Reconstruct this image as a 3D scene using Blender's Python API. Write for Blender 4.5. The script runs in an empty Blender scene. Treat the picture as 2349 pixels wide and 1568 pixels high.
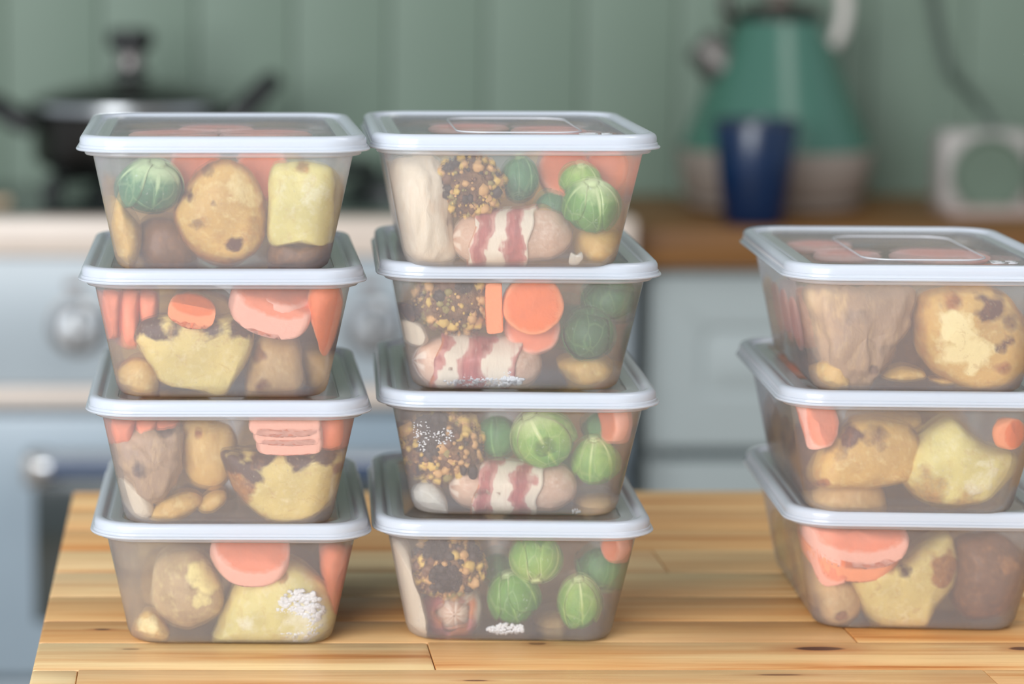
import bpy, bmesh, math, random
import numpy as np
from mathutils import Vector, Matrix, noise, Quaternion
random.seed(7)
sc = bpy.context.scene
PI = math.pi
# ------------------------------------------------------------------ camera, light, exposure
W, H, F, PX0, PITCH = 2349, 1568, 6114.0, 459.0, math.radians(8.45)
ZT = 0.90                                   # table top
CZ = ZT + 0.2948
cam_d = bpy.data.cameras.new('camera'); cam = bpy.data.objects.new('camera', cam_d)
sc.collection.objects.link(cam); sc.camera = cam
cam.location = (0, 0, CZ); cam.rotation_euler = (PI/2 - PITCH, 0, 0)
cam_d.sensor_width = 36; cam_d.lens = F/W*36; cam_d.shift_x = (W/2 - PX0)/W
cam_d.clip_start = 0.05; cam_d.clip_end = 50
cam_d.dof.use_dof = True; cam_d.dof.focus_distance = 1.10; cam_d.dof.aperture_fstop = (F/W*0.036)/0.0165
w = bpy.data.worlds.new('world'); sc.world = w; w.use_nodes = True
w.node_tree.nodes['Background'].inputs[0].default_value = (0.82, 0.90, 1.0, 1)
w.node_tree.nodes['Background'].inputs[1].default_value = 0.60
def area(name, loc, target, sx, sy, power, col):
    l = bpy.data.lights.new(name, 'AREA'); l.shape = 'RECTANGLE'; l.size = sx; l.size_y = sy; l.energy = power; l.color = col
    o = bpy.data.objects.new(name, l); sc.collection.objects.link(o); o.location = loc
    o.rotation_euler = (Vector(target) - Vector(loc)).to_track_quat('-Z', 'Y').to_euler(); return o
area('window_light', (-1.15, -1.0, 1.62), (0.25, 1.25, 0.95), 1.8, 1.3, 118, (0.93, 0.97, 1.0))
area('ceiling_light', (0.9, 1.1, 2.6), (0.3, 1.4, 0.9), 0.9, 0.9, 9, (1.0, 0.95, 0.88))
sc.view_settings.view_transform = 'Standard'; sc.view_settings.look = 'None'; sc.view_settings.gamma = 1
sc.view_settings.use_curve_mapping = False; sc.view_settings.exposure = 0.08
cy = sc.cycles
cy.use_denoising = True
cy.max_bounces = 24; cy.transmission_bounces = 20; cy.transparent_max_bounces = 48; cy.diffuse_bounces = 5; cy.glossy_bounces = 6
cy.caustics_refractive = True; cy.caustics_reflective = False; cy.sample_clamp_indirect = 6

# ------------------------------------------------------------------ helpers
cp, sp = math.cos(PITCH), math.sin(PITCH)
def ray(px, py):
    a = (px - PX0)/F; b = (H/2 - py)/F
    return Vector((a, cp + b*sp, -sp + b*cp))
def at(px, py, Y):
    d = ray(px, py); return Vector((0, 0, CZ)) + d*(Y/d.y)
def atz(px, py, z):
    d = ray(px, py); return Vector((0, 0, CZ)) + d*((z - CZ)/d.z)
def S(r, g, b):
    f = lambda c: (c/255/12.92) if c <= 10.3 else ((c/255+0.055)/1.055)**2.4
    return (f(r), f(g), f(b), 1.0)
def me_obj(name, verts, faces, mats, parent=None, smooth=True, idx=None, sharp=None):
    me = bpy.data.meshes.new(name); me.from_pydata([tuple(v) for v in verts], [], faces)
    for m in (mats if isinstance(mats, (list, tuple)) else [mats]): me.materials.append(m)
    if idx is not None: me.polygons.foreach_set('material_index', idx)
    if smooth: me.polygons.foreach_set('use_smooth', [True]*len(me.polygons))
    if sharp: me.set_sharp_from_angle(angle=math.radians(sharp))
    o = bpy.data.objects.new(name, me); sc.collection.objects.link(o)
    if parent: o.parent = parent
    return o
def bm_obj(name, bm, mats, parent=None, smooth=False, sharp=None):
    bmesh.ops.recalc_face_normals(bm, faces=bm.faces)
    me = bpy.data.meshes.new(name); bm.to_mesh(me); bm.free()
    for m in (mats if isinstance(mats, (list, tuple)) else [mats]): me.materials.append(m)
    if smooth: me.polygons.foreach_set('use_smooth', [True]*len(me.polygons))
    if sharp: me.set_sharp_from_angle(angle=math.radians(sharp))
    o = bpy.data.objects.new(name, me); sc.collection.objects.link(o)
    if parent: o.parent = parent
    return o
def add_box(bm, x0, x1, y0, y1, z0, z1, bev=0):
    b2 = bmesh.new(); bmesh.ops.create_cube(b2, size=1)
    for v in b2.verts: v.co = Vector(((x0+x1)/2 + v.co.x*(x1-x0), (y0+y1)/2 + v.co.y*(y1-y0), (z0+z1)/2 + v.co.z*(z1-z0)))
    if bev: bmesh.ops.bevel(b2, geom=b2.edges[:], offset=bev, segments=2, profile=0.6, affect='EDGES')
    tmp = bpy.data.meshes.new('tmp'); b2.to_mesh(tmp); b2.free(); bm.from_mesh(tmp); bpy.data.meshes.remove(tmp)
def boxo(name, x0, x1, y0, y1, z0, z1, m, parent=None, bev=0.0):
    bm = bmesh.new(); add_box(bm, x0, x1, y0, y1, z0, z1, bev); return bm_obj(name, bm, m, parent, smooth=bev > 0, sharp=35)
def empty(name, loc, rz=0.0):
    o = bpy.data.objects.new(name, None); sc.collection.objects.link(o); o.location = loc; o.rotation_euler = (0, 0, rz); return o
def tag(o, label, cat, group=None, kind=None):
    if label: o['label'] = label
    if cat: o['category'] = cat
    if group: o['group'] = group
    if kind: o['kind'] = kind
    return o
def lathe(name, prof, m, parent=None, n=48, loc=(0, 0, 0), sharp=40):
    vs, fs = [], []
    for (r, z) in prof:
        for k in range(n):
            a = 2*PI*k/n; vs.append((r*math.cos(a), r*math.sin(a), z))
    for j in range(len(prof)-1):
        for k in range(n): fs.append((j*n+k, j*n+(k+1) % n, (j+1)*n+(k+1) % n, (j+1)*n+k))
    if prof[0][0] > 1e-6: fs.append(tuple(reversed(range(n))))
    if prof[-1][0] > 1e-6: fs.append(tuple(range((len(prof)-1)*n, len(prof)*n)))
    o = me_obj(name, vs, fs, m, parent, sharp=sharp); o.location = loc; return o
def tube(name, pts, r, m, parent=None, n=12, closed=False):
    pts = [Vector(p) for p in pts]; N = len(pts); vs, fs = [], []
    rr_ = r if isinstance(r, (list, tuple)) else [r]*N
    up = None
    for i, p in enumerate(pts):
        if closed: t = (pts[(i+1) % N]-pts[i-1]).normalized()
        else: t = (pts[min(i+1, N-1)]-pts[max(i-1, 0)]).normalized()
        if up is None:
            up = t.orthogonal().normalized()
        up = (up - t*up.dot(t)).normalized(); s = t.cross(up)
        for k in range(n):
            a = 2*PI*k/n; vs.append(p + (up*math.cos(a)+s*math.sin(a))*rr_[i])
    for i in range(N if closed else N-1):
        for k in range(n): fs.append((i*n+k, i*n+(k+1) % n, ((i+1) % N)*n+(k+1) % n, ((i+1) % N)*n+k))
    if not closed: fs.append(tuple(reversed(range(n)))); fs.append(tuple(range((N-1)*n, N*n)))
    return me_obj(name, vs, fs, m, parent, sharp=60)
def smooth_pts(pts, n=8, closed=False):
    pts = [Vector(p) for p in pts]; N = len(pts); out = []
    for i in range(N if closed else N-1):
        if closed: p0, p1, p2, p3 = pts[i-1], pts[i], pts[(i+1) % N], pts[(i+2) % N]
        else: p0, p1, p2, p3 = pts[max(i-1, 0)], pts[i], pts[i+1], pts[min(i+2, N-1)]
        for k in range(n):
            t = k/n
            out.append(0.5*((2*p1)+(p2-p0)*t+(2*p0-5*p1+4*p2-p3)*t*t+(3*p1-p0-3*p2+p3)*t**3))
    if not closed: out.append(pts[-1])
    return out

# ------------------------------------------------------------------ materials
class NT:
    def __init__(s, name):
        s.m = bpy.data.materials.new(name); s.m.use_nodes = True; s.t = s.m.node_tree; s.t.nodes.clear()
        s.out = s.t.nodes.new('ShaderNodeOutputMaterial')
    def n(s, typ, **kw):
        nd = s.t.nodes.new(typ)
        for k, v in kw.items():
            if k.startswith('_'): setattr(nd, k[1:], v)
        return nd
    def lk(s, a, b): s.t.links.new(a, b)
    def val(s, inp, v):
        if hasattr(v, 'bl_idname') or isinstance(v, bpy.types.NodeSocket): s.lk(v, inp)
        else: inp.default_value = v
    def mix(s, fac, a, b, mode='MIX'):
        nd = s.n('ShaderNodeMix'); nd.data_type = 'RGBA'; nd.blend_type = mode
        s.val(nd.inputs[0], fac); s.val(nd.inputs[6], a); s.val(nd.inputs[7], b); return nd.outputs[2]
    def math(s, op, a, b=0.0, clamp=False):
        nd = s.n('ShaderNodeMath'); nd.operation = op; nd.use_clamp = clamp
        s.val(nd.inputs[0], a); s.val(nd.inputs[1], b); return nd.outputs[0]
    def noise(s, scale, detail=4, rough=.55, vec=None, dist=0.0):
        nd = s.n('ShaderNodeTexNoise'); nd.inputs['Scale'].default_value = scale; nd.inputs['Detail'].default_value = detail
        nd.inputs['Roughness'].default_value = rough; nd.inputs['Distortion'].default_value = dist
        if vec is not None: s.lk(vec, nd.inputs['Vector'])
        return nd.outputs['Fac']
    def ramp(s, fac, lo, hi):
        nd = s.n('ShaderNodeMapRange'); nd.clamp = True; s.val(nd.inputs[0], fac)
        nd.inputs[1].default_value = lo; nd.inputs[2].default_value = hi; return nd.outputs[0]
    def coords(s, kind='Object', scale=(1, 1, 1), loc=None):
        tc = s.n('ShaderNodeTexCoord'); mp = s.n('ShaderNodeMapping'); s.lk(tc.outputs[kind], mp.inputs[0])
        mp.inputs['Scale'].default_value = scale
        if loc: mp.inputs['Location'].default_value = loc
        return mp.outputs[0]
    def attr(s, name):
        nd = s.n('ShaderNodeAttribute'); nd.attribute_name = name; return nd
    def bump(s, h, strength=.3, dist=.001):
        nd = s.n('ShaderNodeBump'); nd.inputs['Strength'].default_value = strength; nd.inputs['Distance'].default_value = dist
        s.lk(h, nd.inputs['Height']); return nd.outputs[0]
    def pbsdf(s, col, rough=.5, metal=0.0, spec=.5, normal=None, coat=0.0, sss=0.0):
        p = s.n('ShaderNodeBsdfPrincipled'); s.val(p.inputs['Base Color'], col); s.val(p.inputs['Roughness'], rough)
        p.inputs['Metallic'].default_value = metal; p.inputs['Specular IOR Level'].default_value = spec
        p.inputs['Coat Weight'].default_value = coat
        if normal: s.lk(normal, p.inputs['Normal'])
        s.lk(p.outputs[0], s.out.inputs[0]); return s.m
def simple(name, col, rough=.5, metal=0.0, spec=.5, var=.06, scale=8, coat=0.0):
    t = NT(name); nz = t.noise(scale, 4, .6, t.coords('Object'))
    c = t.mix(t.ramp(nz, .3, .7), tuple(x*(1-var) for x in col[:3])+(1,), tuple(min(1, x*(1+var)) for x in col[:3])+(1,))
    return t.pbsdf(c, rough, metal, spec, coat=coat)
def plastic(name, haze, refr, rough, tint=(.93, .93, .95, 1), spec=.9, milk=(.86, .87, .90, 1), grain=0.0, ior=1.25):
    t = NT(name)
    tr = t.n('ShaderNodeBsdfTransparent'); tr.inputs[0].default_value = tint
    rf = t.n('ShaderNodeBsdfRefraction'); rf.inputs[0].default_value = tint; rf.inputs['Roughness'].default_value = rough; rf.inputs['IOR'].default_value = ior
    m1 = t.n('ShaderNodeMixShader'); m1.inputs[0].default_value = refr; t.lk(tr.outputs[0], m1.inputs[1]); t.lk(rf.outputs[0], m1.inputs[2])
    df = t.n('ShaderNodeBsdfDiffuse'); df.inputs[0].default_value = milk
    tl = t.n('ShaderNodeBsdfTranslucent'); tl.inputs[0].default_value = milk
    m2 = t.n('ShaderNodeMixShader'); m2.inputs[0].default_value = .42; t.lk(df.outputs[0], m2.inputs[1]); t.lk(tl.outputs[0], m2.inputs[2])
    m3 = t.n('ShaderNodeMixShader'); t.lk(m1.outputs[0], m3.inputs[1]); t.lk(m2.outputs[0], m3.inputs[2])
    if grain:
        nz = t.noise(60, 5, .6, t.coords('Object'))
        hz = t.math('ADD', haze - grain/2, t.math('MULTIPLY', nz, grain)); t.lk(hz, m3.inputs[0])
    else: m3.inputs[0].default_value = haze
    gl = t.n('ShaderNodeBsdfGlossy'); gl.inputs['Roughness'].default_value = .16; gl.inputs[0].default_value = (1, 1, 1, 1)
    bp = t.bump(t.noise(35, 3, .5, t.coords('Object')), .12, .002); t.lk(bp, gl.inputs['Normal'])
    fr = t.n('ShaderNodeFresnel'); fr.inputs[0].default_value = 1.45
    k = t.math('MULTIPLY', fr.outputs[0], spec, clamp=True)
    m4 = t.n('ShaderNodeMixShader'); t.lk(k, m4.inputs[0]); t.lk(m3.outputs[0], m4.inputs[1]); t.lk(gl.outputs[0], m4.inputs[2])
    t.lk(m4.outputs[0], t.out.inputs[0]); return t.m
M = {}
M['tub_out'] = plastic('tub_wall_outer', .17, .60, .26, grain=.05, milk=(.96,.91,.92,1), tint=(.985,.98,.985,1), spec=.55)
M['tub_in'] = plastic('tub_wall_inner', .035, 0, .3, spec=.2, tint=(.99,.985,.99,1))
M['tub_rim'] = plastic('tub_rim_plastic', .42, .4, .5, milk=(.95,.92,.94,1))
M['lid_rim'] = plastic('lid_rim_plastic', .66, .5, .5, milk=(.84, .89, .97, 1), spec=.75)
M['lid_band'] = plastic('lid_frosted_band', .42, .4, .5, milk=(.86, .88, .92, 1))
M['lid_panel'] = plastic('lid_clear_panel', .09, .25, .25, spec=.2, tint=(.98,.98,.98,1))
M['emboss'] = plastic('embossed_plastic', .75, .2, .4, milk=(.9, .9, .94, 1))

def food_mat(name, flesh, skin, pale, char, rough=.5, nscale=90, streak=None, coat=.0, bumpd=.0006):
    """attribute mask: R skin/crust, G pale, B char. Noise breaks up the borders."""
    t = NT(name); v = t.coords('Object', streak or (1, 1, 1)); a = t.attr('mask')
    sep = t.n('ShaderNodeSeparateColor'); t.lk(a.outputs['Color'], sep.inputs[0])
    n1 = t.noise(nscale, 6, .62, v); n2 = t.noise(nscale*3.2, 5, .6, v); n3 = t.noise(nscale*.35, 3, .5, v)
    def m(ch, lo=.32, hi=.72, amp=.62):
        x = t.math('ADD', sep.outputs[ch], t.math('MULTIPLY', t.math('SUBTRACT', n1, .5), amp*1.6))
        x = t.math('ADD', x, t.math('MULTIPLY', t.math('SUBTRACT', n2, .5), .35)); return t.ramp(x, lo, hi)
    f2 = t.mix(t.ramp(n3, .35, .65), flesh, tuple(x*.70 for x in flesh[:3])+(1,))
    f2 = t.mix(t.math('MULTIPLY', t.ramp(n2, .5, .75), .4), f2, pale); f2 = t.mix(t.math('MULTIPLY', t.ramp(n3, .5, .3), .25), f2, skin)
    sk = t.mix(t.ramp(n2, .35, .65), skin, tuple(x*.55 for x in skin[:3])+(1,))
    c = t.mix(t.ramp(t.math('ADD', sep.outputs[0], t.math('MULTIPLY', t.math('SUBTRACT', n1, .5), .9)), .3, .75), f2, sk)
    c = t.mix(m(1), c, pale); c = t.mix(m(2), c, char)
    n4 = t.noise(nscale*9, 4, .6, v); n5 = t.noise(nscale*1.7, 6, .7, v, 1.2); c = t.mix(t.math('MULTIPLY', t.ramp(n5, .54, .70), .38), c, skin); c = t.mix(t.math('MULTIPLY', t.ramp(n4, .66, .72), .5), c, char) if rough == .5 and coat == 0 else c; c = t.mix(t.math('MULTIPLY', t.ramp(n4, .60, .72), .25), c, pale); bp = t.bump(t.math('ADD', n1, t.math('MULTIPLY', n2, .5)), .7, bumpd*1.8)
    return t.pbsdf(c, rough, 0, .4, bp, coat)
POT = dict(
    yellow=food_mat('potato_yellow', S(242, 216, 128), S(176, 118, 62), S(240, 226, 176), S(74, 44, 32)),
    golden=food_mat('potato_golden', S(232, 186, 98), S(176, 108, 52), S(246, 226, 160), S(88, 46, 30)),
    pale=food_mat('potato_pale', S(248, 234, 146), S(196, 150, 76), S(240, 236, 200), S(92, 58, 36)),
    tan=food_mat('potato_tan', S(214, 172, 108), S(150, 100, 58), S(226, 200, 140), S(72, 46, 36)),
    skin=food_mat('potato_skin', S(204, 172, 122), S(150, 118, 86), S(246, 230, 150), S(70, 50, 44)),
    brown=food_mat('potato_brown', S(126, 84, 52), S(84, 52, 38), S(180, 122, 66), S(48, 30, 26)),
    taupe=food_mat('parsnip_taupe', S(186, 152, 118), S(132, 104, 86), S(222, 186, 130), S(66, 48, 46), streak=(1, 1, .28)),
    cream=food_mat('parsnip_cream', S(244, 226, 196), S(204, 168, 130), S(244, 236, 214), S(90, 62, 52), streak=(1, 1, .22)),
    white=food_mat('white_chunk', S(232, 226, 208), S(200, 184, 160), S(248, 246, 238), S(90, 80, 74)),
    sausage=food_mat('sausage_skin', S(228, 190, 160), S(200, 148, 120), S(242, 222, 200), S(120, 76, 56), coat=.2),
    bacon=food_mat('bacon', S(216, 150, 136), S(198, 112, 104), S(238, 224, 200), S(200, 116, 62), coat=.25, nscale=70, streak=(1.0, .3, .3)),
    stuff=food_mat('stuffing_base', S(152, 110, 68), S(116, 78, 48), S(170, 128, 80), S(44, 28, 26), nscale=160, bumpd=.002))
CR = [simple('crumb_tan', S(206, 158, 96), .6, var=.2, scale=300), simple('crumb_gold', S(214, 176, 86), .6, var=.2, scale=300),
      simple('crumb_herb', S(150, 134, 72), .6, var=.25, scale=300), simple('crumb_brown', S(112, 72, 44), .6, var=.3, scale=300),
      simple('crumb_dark', S(52, 36, 30), .6, var=.3, scale=300)]
def carrot_mat(name, core, frost):
    t = NT(name); v = t.coords('Object'); a = t.attr('mask'); sep = t.n('ShaderNodeSeparateColor'); t.lk(a.outputs['Color'], sep.inputs[0])
    n1 = t.noise(120, 5, .6, v); n2 = t.noise(420, 4, .6, v)
    c = t.mix(t.ramp(n1, .3, .7), core, tuple(x*.86 for x in core[:3])+(1,))
    x = t.math('ADD', sep.outputs[0], t.math('MULTIPLY', t.math('SUBTRACT', n1, .5), .8))
    x = t.math('ADD', x, t.math('MULTIPLY', t.math('SUBTRACT', n2, .5), .6))
    c = t.mix(t.math('MULTIPLY', t.ramp(x, .3, .8), .8), c, frost)
    return t.pbsdf(c, .55, 0, .35, t.bump(n2, .5, .0006))
CAR = dict(pink=carrot_mat('carrot_pink', S(250, 176, 160), S(252, 214, 206)), bright=carrot_mat('carrot_bright', S(242, 118, 50), S(248, 158, 104)), frosted=carrot_mat('carrot_frosted', S(242, 138, 98), S(246, 188, 166)),
           deep=carrot_mat('carrot_deep', S(242, 134, 88), S(244, 176, 148)))
def sprout_mat(name, dark, light, pale):
    t = NT(name); v = t.coords('Object'); a = t.attr('mask'); sep = t.n('ShaderNodeSeparateColor'); t.lk(a.outputs['Color'], sep.inputs[0])
    n1 = t.noise(90, 5, .6, v, .6); n2 = t.noise(500, 5, .65, v)
    vo = t.n('ShaderNodeTexVoronoi'); vo.feature = 'DISTANCE_TO_EDGE'; vo.inputs['Scale'].default_value = 150; t.lk(t.coords('Object', (1, 1, .45)), vo.inputs[0])
    c = t.mix(t.ramp(t.math('ADD', sep.outputs[0], t.math('MULTIPLY', t.math('SUBTRACT', n1, .5), .7)), .2, .8), dark, light)
    c = t.mix(t.ramp(t.math('ADD', sep.outputs[1], t.math('MULTIPLY', t.math('SUBTRACT', n1, .5), .6)), .35, .75), c, pale)
    c = t.mix(t.math('MULTIPLY', t.ramp(vo.outputs[0], .05, .0), .2), c, pale)
    c = t.mix(t.math('MULTIPLY', t.ramp(n2, .62, .74), .45), c, (.82, .9, .84, 1))
    return t.pbsdf(c, .5, 0, .4, t.bump(n2, .5, .0006))
SPR = dict(dark=sprout_mat('sprout_dark', S(34, 92, 48), S(74, 142, 70), S(150, 190, 120)),
           mid=sprout_mat('sprout_mid', S(48, 118, 44), S(124, 178, 72), S(206, 226, 160)),
           light=sprout_mat('sprout_light', S(84, 146, 56), S(164, 196, 84), S(216, 230, 160)),
           teal=sprout_mat('sprout_teal', S(40, 96, 66), S(92, 150, 100), S(190, 214, 160)))
M['ice'] = simple('frost_white', (.86, .88, .88, 1), .4, var=.04, scale=200)

# ------------------------------------------------------------------ the setting
wall_m = simple('wall_paint_green', S(116, 132, 117), .5, var=.03, scale=3, spec=.3)
def rectpx(x0, y0, x1, y1, Y):
    a = at(x0, y0, Y); b = at(x1, y1, Y); return a.x, b.x, b.z, a.z
WY = 3.02
wall = empty('wall_back', (0, WY, 0)); tag(wall, None, None, kind='structure')
BW = .1085; gx0 = at(450, 100, WY).x
bm = bmesh.new(); add_box(bm, gx0-BW*12, gx0+BW*26, .012, .1, 0, 2.6); bm_obj('backing', bm, wall_m, wall)
base_me = None
for k in range(-12, 26):
    if base_me is None:
        bm = bmesh.new(); add_box(bm, .0006, BW-.0006, -.004, .012, 0, 2.6, .0035)
        o = bm_obj('panel', bm, wall_m, wall, smooth=True, sharp=35); base_me = o.data
    else:
        o = bpy.data.objects.new('panel', base_me); sc.collection.objects.link(o); o.parent = wall
    o.location = (gx0 + k*BW, 0, 0)
# floor boards
fl = NT('floor_laminate'); v = fl.coords('Object', (1, 6, 1)); nz = fl.noise(4, 6, .6, v)
fl.pbsdf(fl.mix(nz, S(150, 132, 112), S(118, 100, 84)), .5); floor = empty('floor', (0, 0, 0)); tag(floor, None, None, kind='structure')
fm = None
for j in range(26):
    if fm is None:
        bm = bmesh.new(); add_box(bm, -2.2, 4.2, .0015, .1785, -.02, 0, .002); o = bm_obj('floorboard', bm, fl.m, floor); fm = o.data
    else:
        o = bpy.data.objects.new('floorboard', fm); sc.collection.objects.link(o); o.parent = floor
    o.location = (0, -1.5 + j*.18, 0)

# ------------------------------------------------------------------ cooker
steel = simple('brushed_steel', (.62, .63, .64, 1), .28, 1.0); dsteel = simple('dark_steel', (.055, .05, .045, 1), .28, 1.0, var=.2)
black = simple('black_plastic', (.012, .012, .012, 1), .35); cream_m = simple('cream_enamel', S(206, 190, 176), .35)
cook_m = simple('grey_white_enamel', S(158, 167, 172), .35, var=.03); glossblk = simple('black_glass', (.02, .028, .026, 1), .12, spec=.8)
CY = 2.60; cx0, cx1 = at(0, 500, CY).x - .07, at(1452, 700, CY).x
zc = lambda py: at(700, py, CY).z
ck = empty('cooker', ((cx0+cx1)/2, CY+.29, 0)); tag(ck, 'white and grey gas cooker with chrome knobs behind the two tall stacks', 'cooker')
def cpart(name, x0, x1, y0, y1, z0, z1, m, bev=.002, par=None):
    o = boxo(name, x0, x1, y0, y1, z0, z1, m, par or ck, bev)
    pr = par or ck
    off = Vector(ck.location) if pr is ck else Vector(ck.location)
    o.data.transform(Matrix.Translation(-off)); return o
ztop = zc(503)
cpart('body', cx0+.004, cx1-.004, CY+.02, WY-.04, .10, ztop-.012, cook_m)
cpart('hob', cx0, cx1, CY+.022, WY-.03, ztop-.012, ztop+.001, glossblk, .003)
cpart('hob_front_trim', cx0, cx1, CY-.012, CY+.022, zc(586), ztop+.002, cream_m, .006)
cpart('control_panel', cx0, cx1, CY-.004, CY+.02, zc(885), zc(588), cook_m, .003)
cpart('panel_trim', cx0, cx1, CY-.012, CY+.02, zc(926), zc(886), cream_m, .003)
zd0, zd1 = zc(1545), zc(948)
door = cpart('door', cx0+.002, cx1-.002, CY-.012, CY+.018, zd0, zd1, simple('door_enamel', S(136, 150, 160), .3, var=.03), .004)
xa, xb, za, zb = rectpx(78, 1108, 1380, 1425, CY-.012)
g = cpart('door_window', xa, xb, CY-.0145, CY-.011, za, zb, glossblk, .001)
g.parent = door
cpart('lower_door', cx0+.002, cx1-.002, CY-.012, CY+.018, .12, zd0-.008, simple('drawer_enamel', S(146, 158, 166), .3), .004)
cpart('plinth', cx0+.01, cx1-.01, CY+.05, WY-.06, 0, .10, black, .001)
p0, p1 = at(85, 1068, CY-.05), at(1400, 1068, CY-.05)
h = tube('handle', [p0-Vector(ck.location), p1-Vector(ck.location)], .0135, steel, door)
xi0, xi1 = p0.x+.012, p1.x-.012
il = boxo('handle_reflection', xi0, xi1, CY-.0655, CY-.055, p0.z-.006, p0.z+.006, simple('navy_reflection', S(12, 52, 92), .3), door, .001); il.data.transform(Matrix.Translation(-Vector(ck.location)))  # navy strip painting the dark blue reflection along the chrome handle
for px in (85, 1380):
    q = at(px, 1068, CY-.03); b = boxo('handle_bracket', q.x-.011, q.x+.011, CY-.062, CY-.011, q.z-.014, q.z+.014, simple('bracket_brown', (.22, .2, .18, 1), .4, .6), door, .003)
    b.data.transform(Matrix.Translation(-Vector(ck.location)))
bk = simple('knob_base', (.16, .15, .14, 1), .35, .7)
for px in (180, 405, 630, 855, 1080, 1305):
    q = at(px, 745, CY); k = lathe('knob', [(0.0, 0), (.0265, 0), (.0265, .006), (.021, .010), (.019, .022), (.0165, .0255), (0, .0262)][::1], steel, ck, 40)
    k.rotation_euler = (PI/2, 0, 0); k.location = Vector((q.x, CY-.004, q.z)) - Vector(ck.location)
    kb = lathe('knob_collar', [(0, -.001), (.030, -.001), (.0295, .003), (.0262, .0035), (0, .0035)], bk, k, 40)
    gr = boxo('grip', -.003, .003, -.016, .016, .0262, .030, black, k, .001)
    mk = boxo('printed_mark', q.x-.012, q.x+.006, CY-.0046, CY-.0035, q.z+.036, q.z+.044, simple('mark_grey', S(120, 104, 96), .6), ck, .0003); mk.data.transform(Matrix.Translation(-Vector(ck.location)))
# pan supports (cast iron) on the hob
iron = simple('cast_iron', (.012, .014, .013, 1), .45)
hz = ztop + .001
def support(cx, cyy, par):
    for a in range(4):
        ang = a*PI/2 + PI/4; d = Vector((math.cos(ang), math.sin(ang), 0))
        pts = [Vector((cx, cyy, hz)) + d*.115 + Vector((0, 0, .0)), Vector((cx, cyy, hz)) + d*.11 + Vector((0, 0, .026)), Vector((cx, cyy, hz)) + d*.03 + Vector((0, 0, .028))]
        tube('pan_support', [p - Vector(ck.location) for p in smooth_pts(pts, 4)], .006, iron, par, 8)
    b = lathe('burner', [(0, 0), (.05, 0), (.05, .008), (.04, .014), (.038, .019), (0, .020)], iron, par, 32); b.location = Vector((cx, cyy, hz)) - Vector(ck.location)
PX = at(300, 300, 2.80).x; support(PX, 2.80, ck)
support(PX+.28, 2.86, ck)
# saute pan with lid
pz = hz + .0345
pan = empty('saute_pan', (PX, 2.80, pz)); tag(pan, 'steel saute pan with a lid and black handles on the cooker', 'pan')
zrim = at(300, 262, 2.74).z - pz
lathe('pan_body', [(0, 0), (.090, 0), (.098, .004), (.102, .014), (.103, zrim-.002), (.107, zrim), (.107, zrim+.002), (.101, zrim+.002), (.100, .014), (0, .006)], dsteel, pan, 64)
lid = lathe('pan_lid', [(0, zrim+.004), (.105, zrim+.003), (.107, zrim+.0045), (.106, zrim+.008), (.100, zrim+.014), (.08, zrim+.022), (.05, zrim+.029), (.02, zrim+.033), (0, zrim+.034)], simple('lid_dark_glass', (.05, .055, .05, 1), .12, .85), pan, 64)
lathe('lid_rim', [(.105, zrim+.002), (.1085, zrim+.003), (.1085, zrim+.009), (.105, zrim+.010), (.103, zrim+.009)], steel, lid, 64)
zk = zrim + .036
lathe('knob', [(0, zk), (.020, zk), (.020, zk+.004), (.012, zk+.010), (.013, zk+.022), (.017, zk+.026), (.024, zk+.032), (.0245, zk+.045), (.018, zk+.049), (0, zk+.050)], black, lid, 40)
lathe('knob_neck', [(.0122, zk+.008), (.0145, zk+.010), (.0145, zk+.022), (.0135, zk+.024)], simple('neck_steel', (.22, .2, .19, 1), .4, .8), lid, 40)
for s, tilt in ((-1, .006), (1, .026)):
    pts = [(s*.101, -.035, zrim-.014), (s*.122, -.036, zrim-.010+tilt*.6), (s*.144, -.02, zrim+.002+tilt), (s*.148, .0, zrim+.004+tilt), (s*.144, .02, zrim+.002+tilt), (s*.122, .036, zrim-.010+tilt*.6), (s*.101, .035, zrim-.014)]
    tube('handle', smooth_pts(pts, 6), .0105, black, pan, 12)
# wooden spoon lying on the hob, left
spz = hz + .0065
sp_ = empty('wooden_spoon', (-.225, 2.66, spz)); tag(sp_, 'pale wooden spoon lying on the hob left of the pan', 'spoon')
wood_l = simple('spoon_wood', S(196, 170, 140), .55, scale=60, var=.12)
tube('handle', [(-.10, -.03, 0), (-.02, .02, 0), (.03, .045, 0)], [.006, .006, .005], wood_l, sp_, 12)
b = lathe('bowl', [(0, 0), (.014, .001), (.021, .005), (.022, .008), (.017, .006), (0, .003)], wood_l, sp_, 32); b.location = (-.118, -.045, -.006); b.scale = (1.35, 1, 1)

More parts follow.
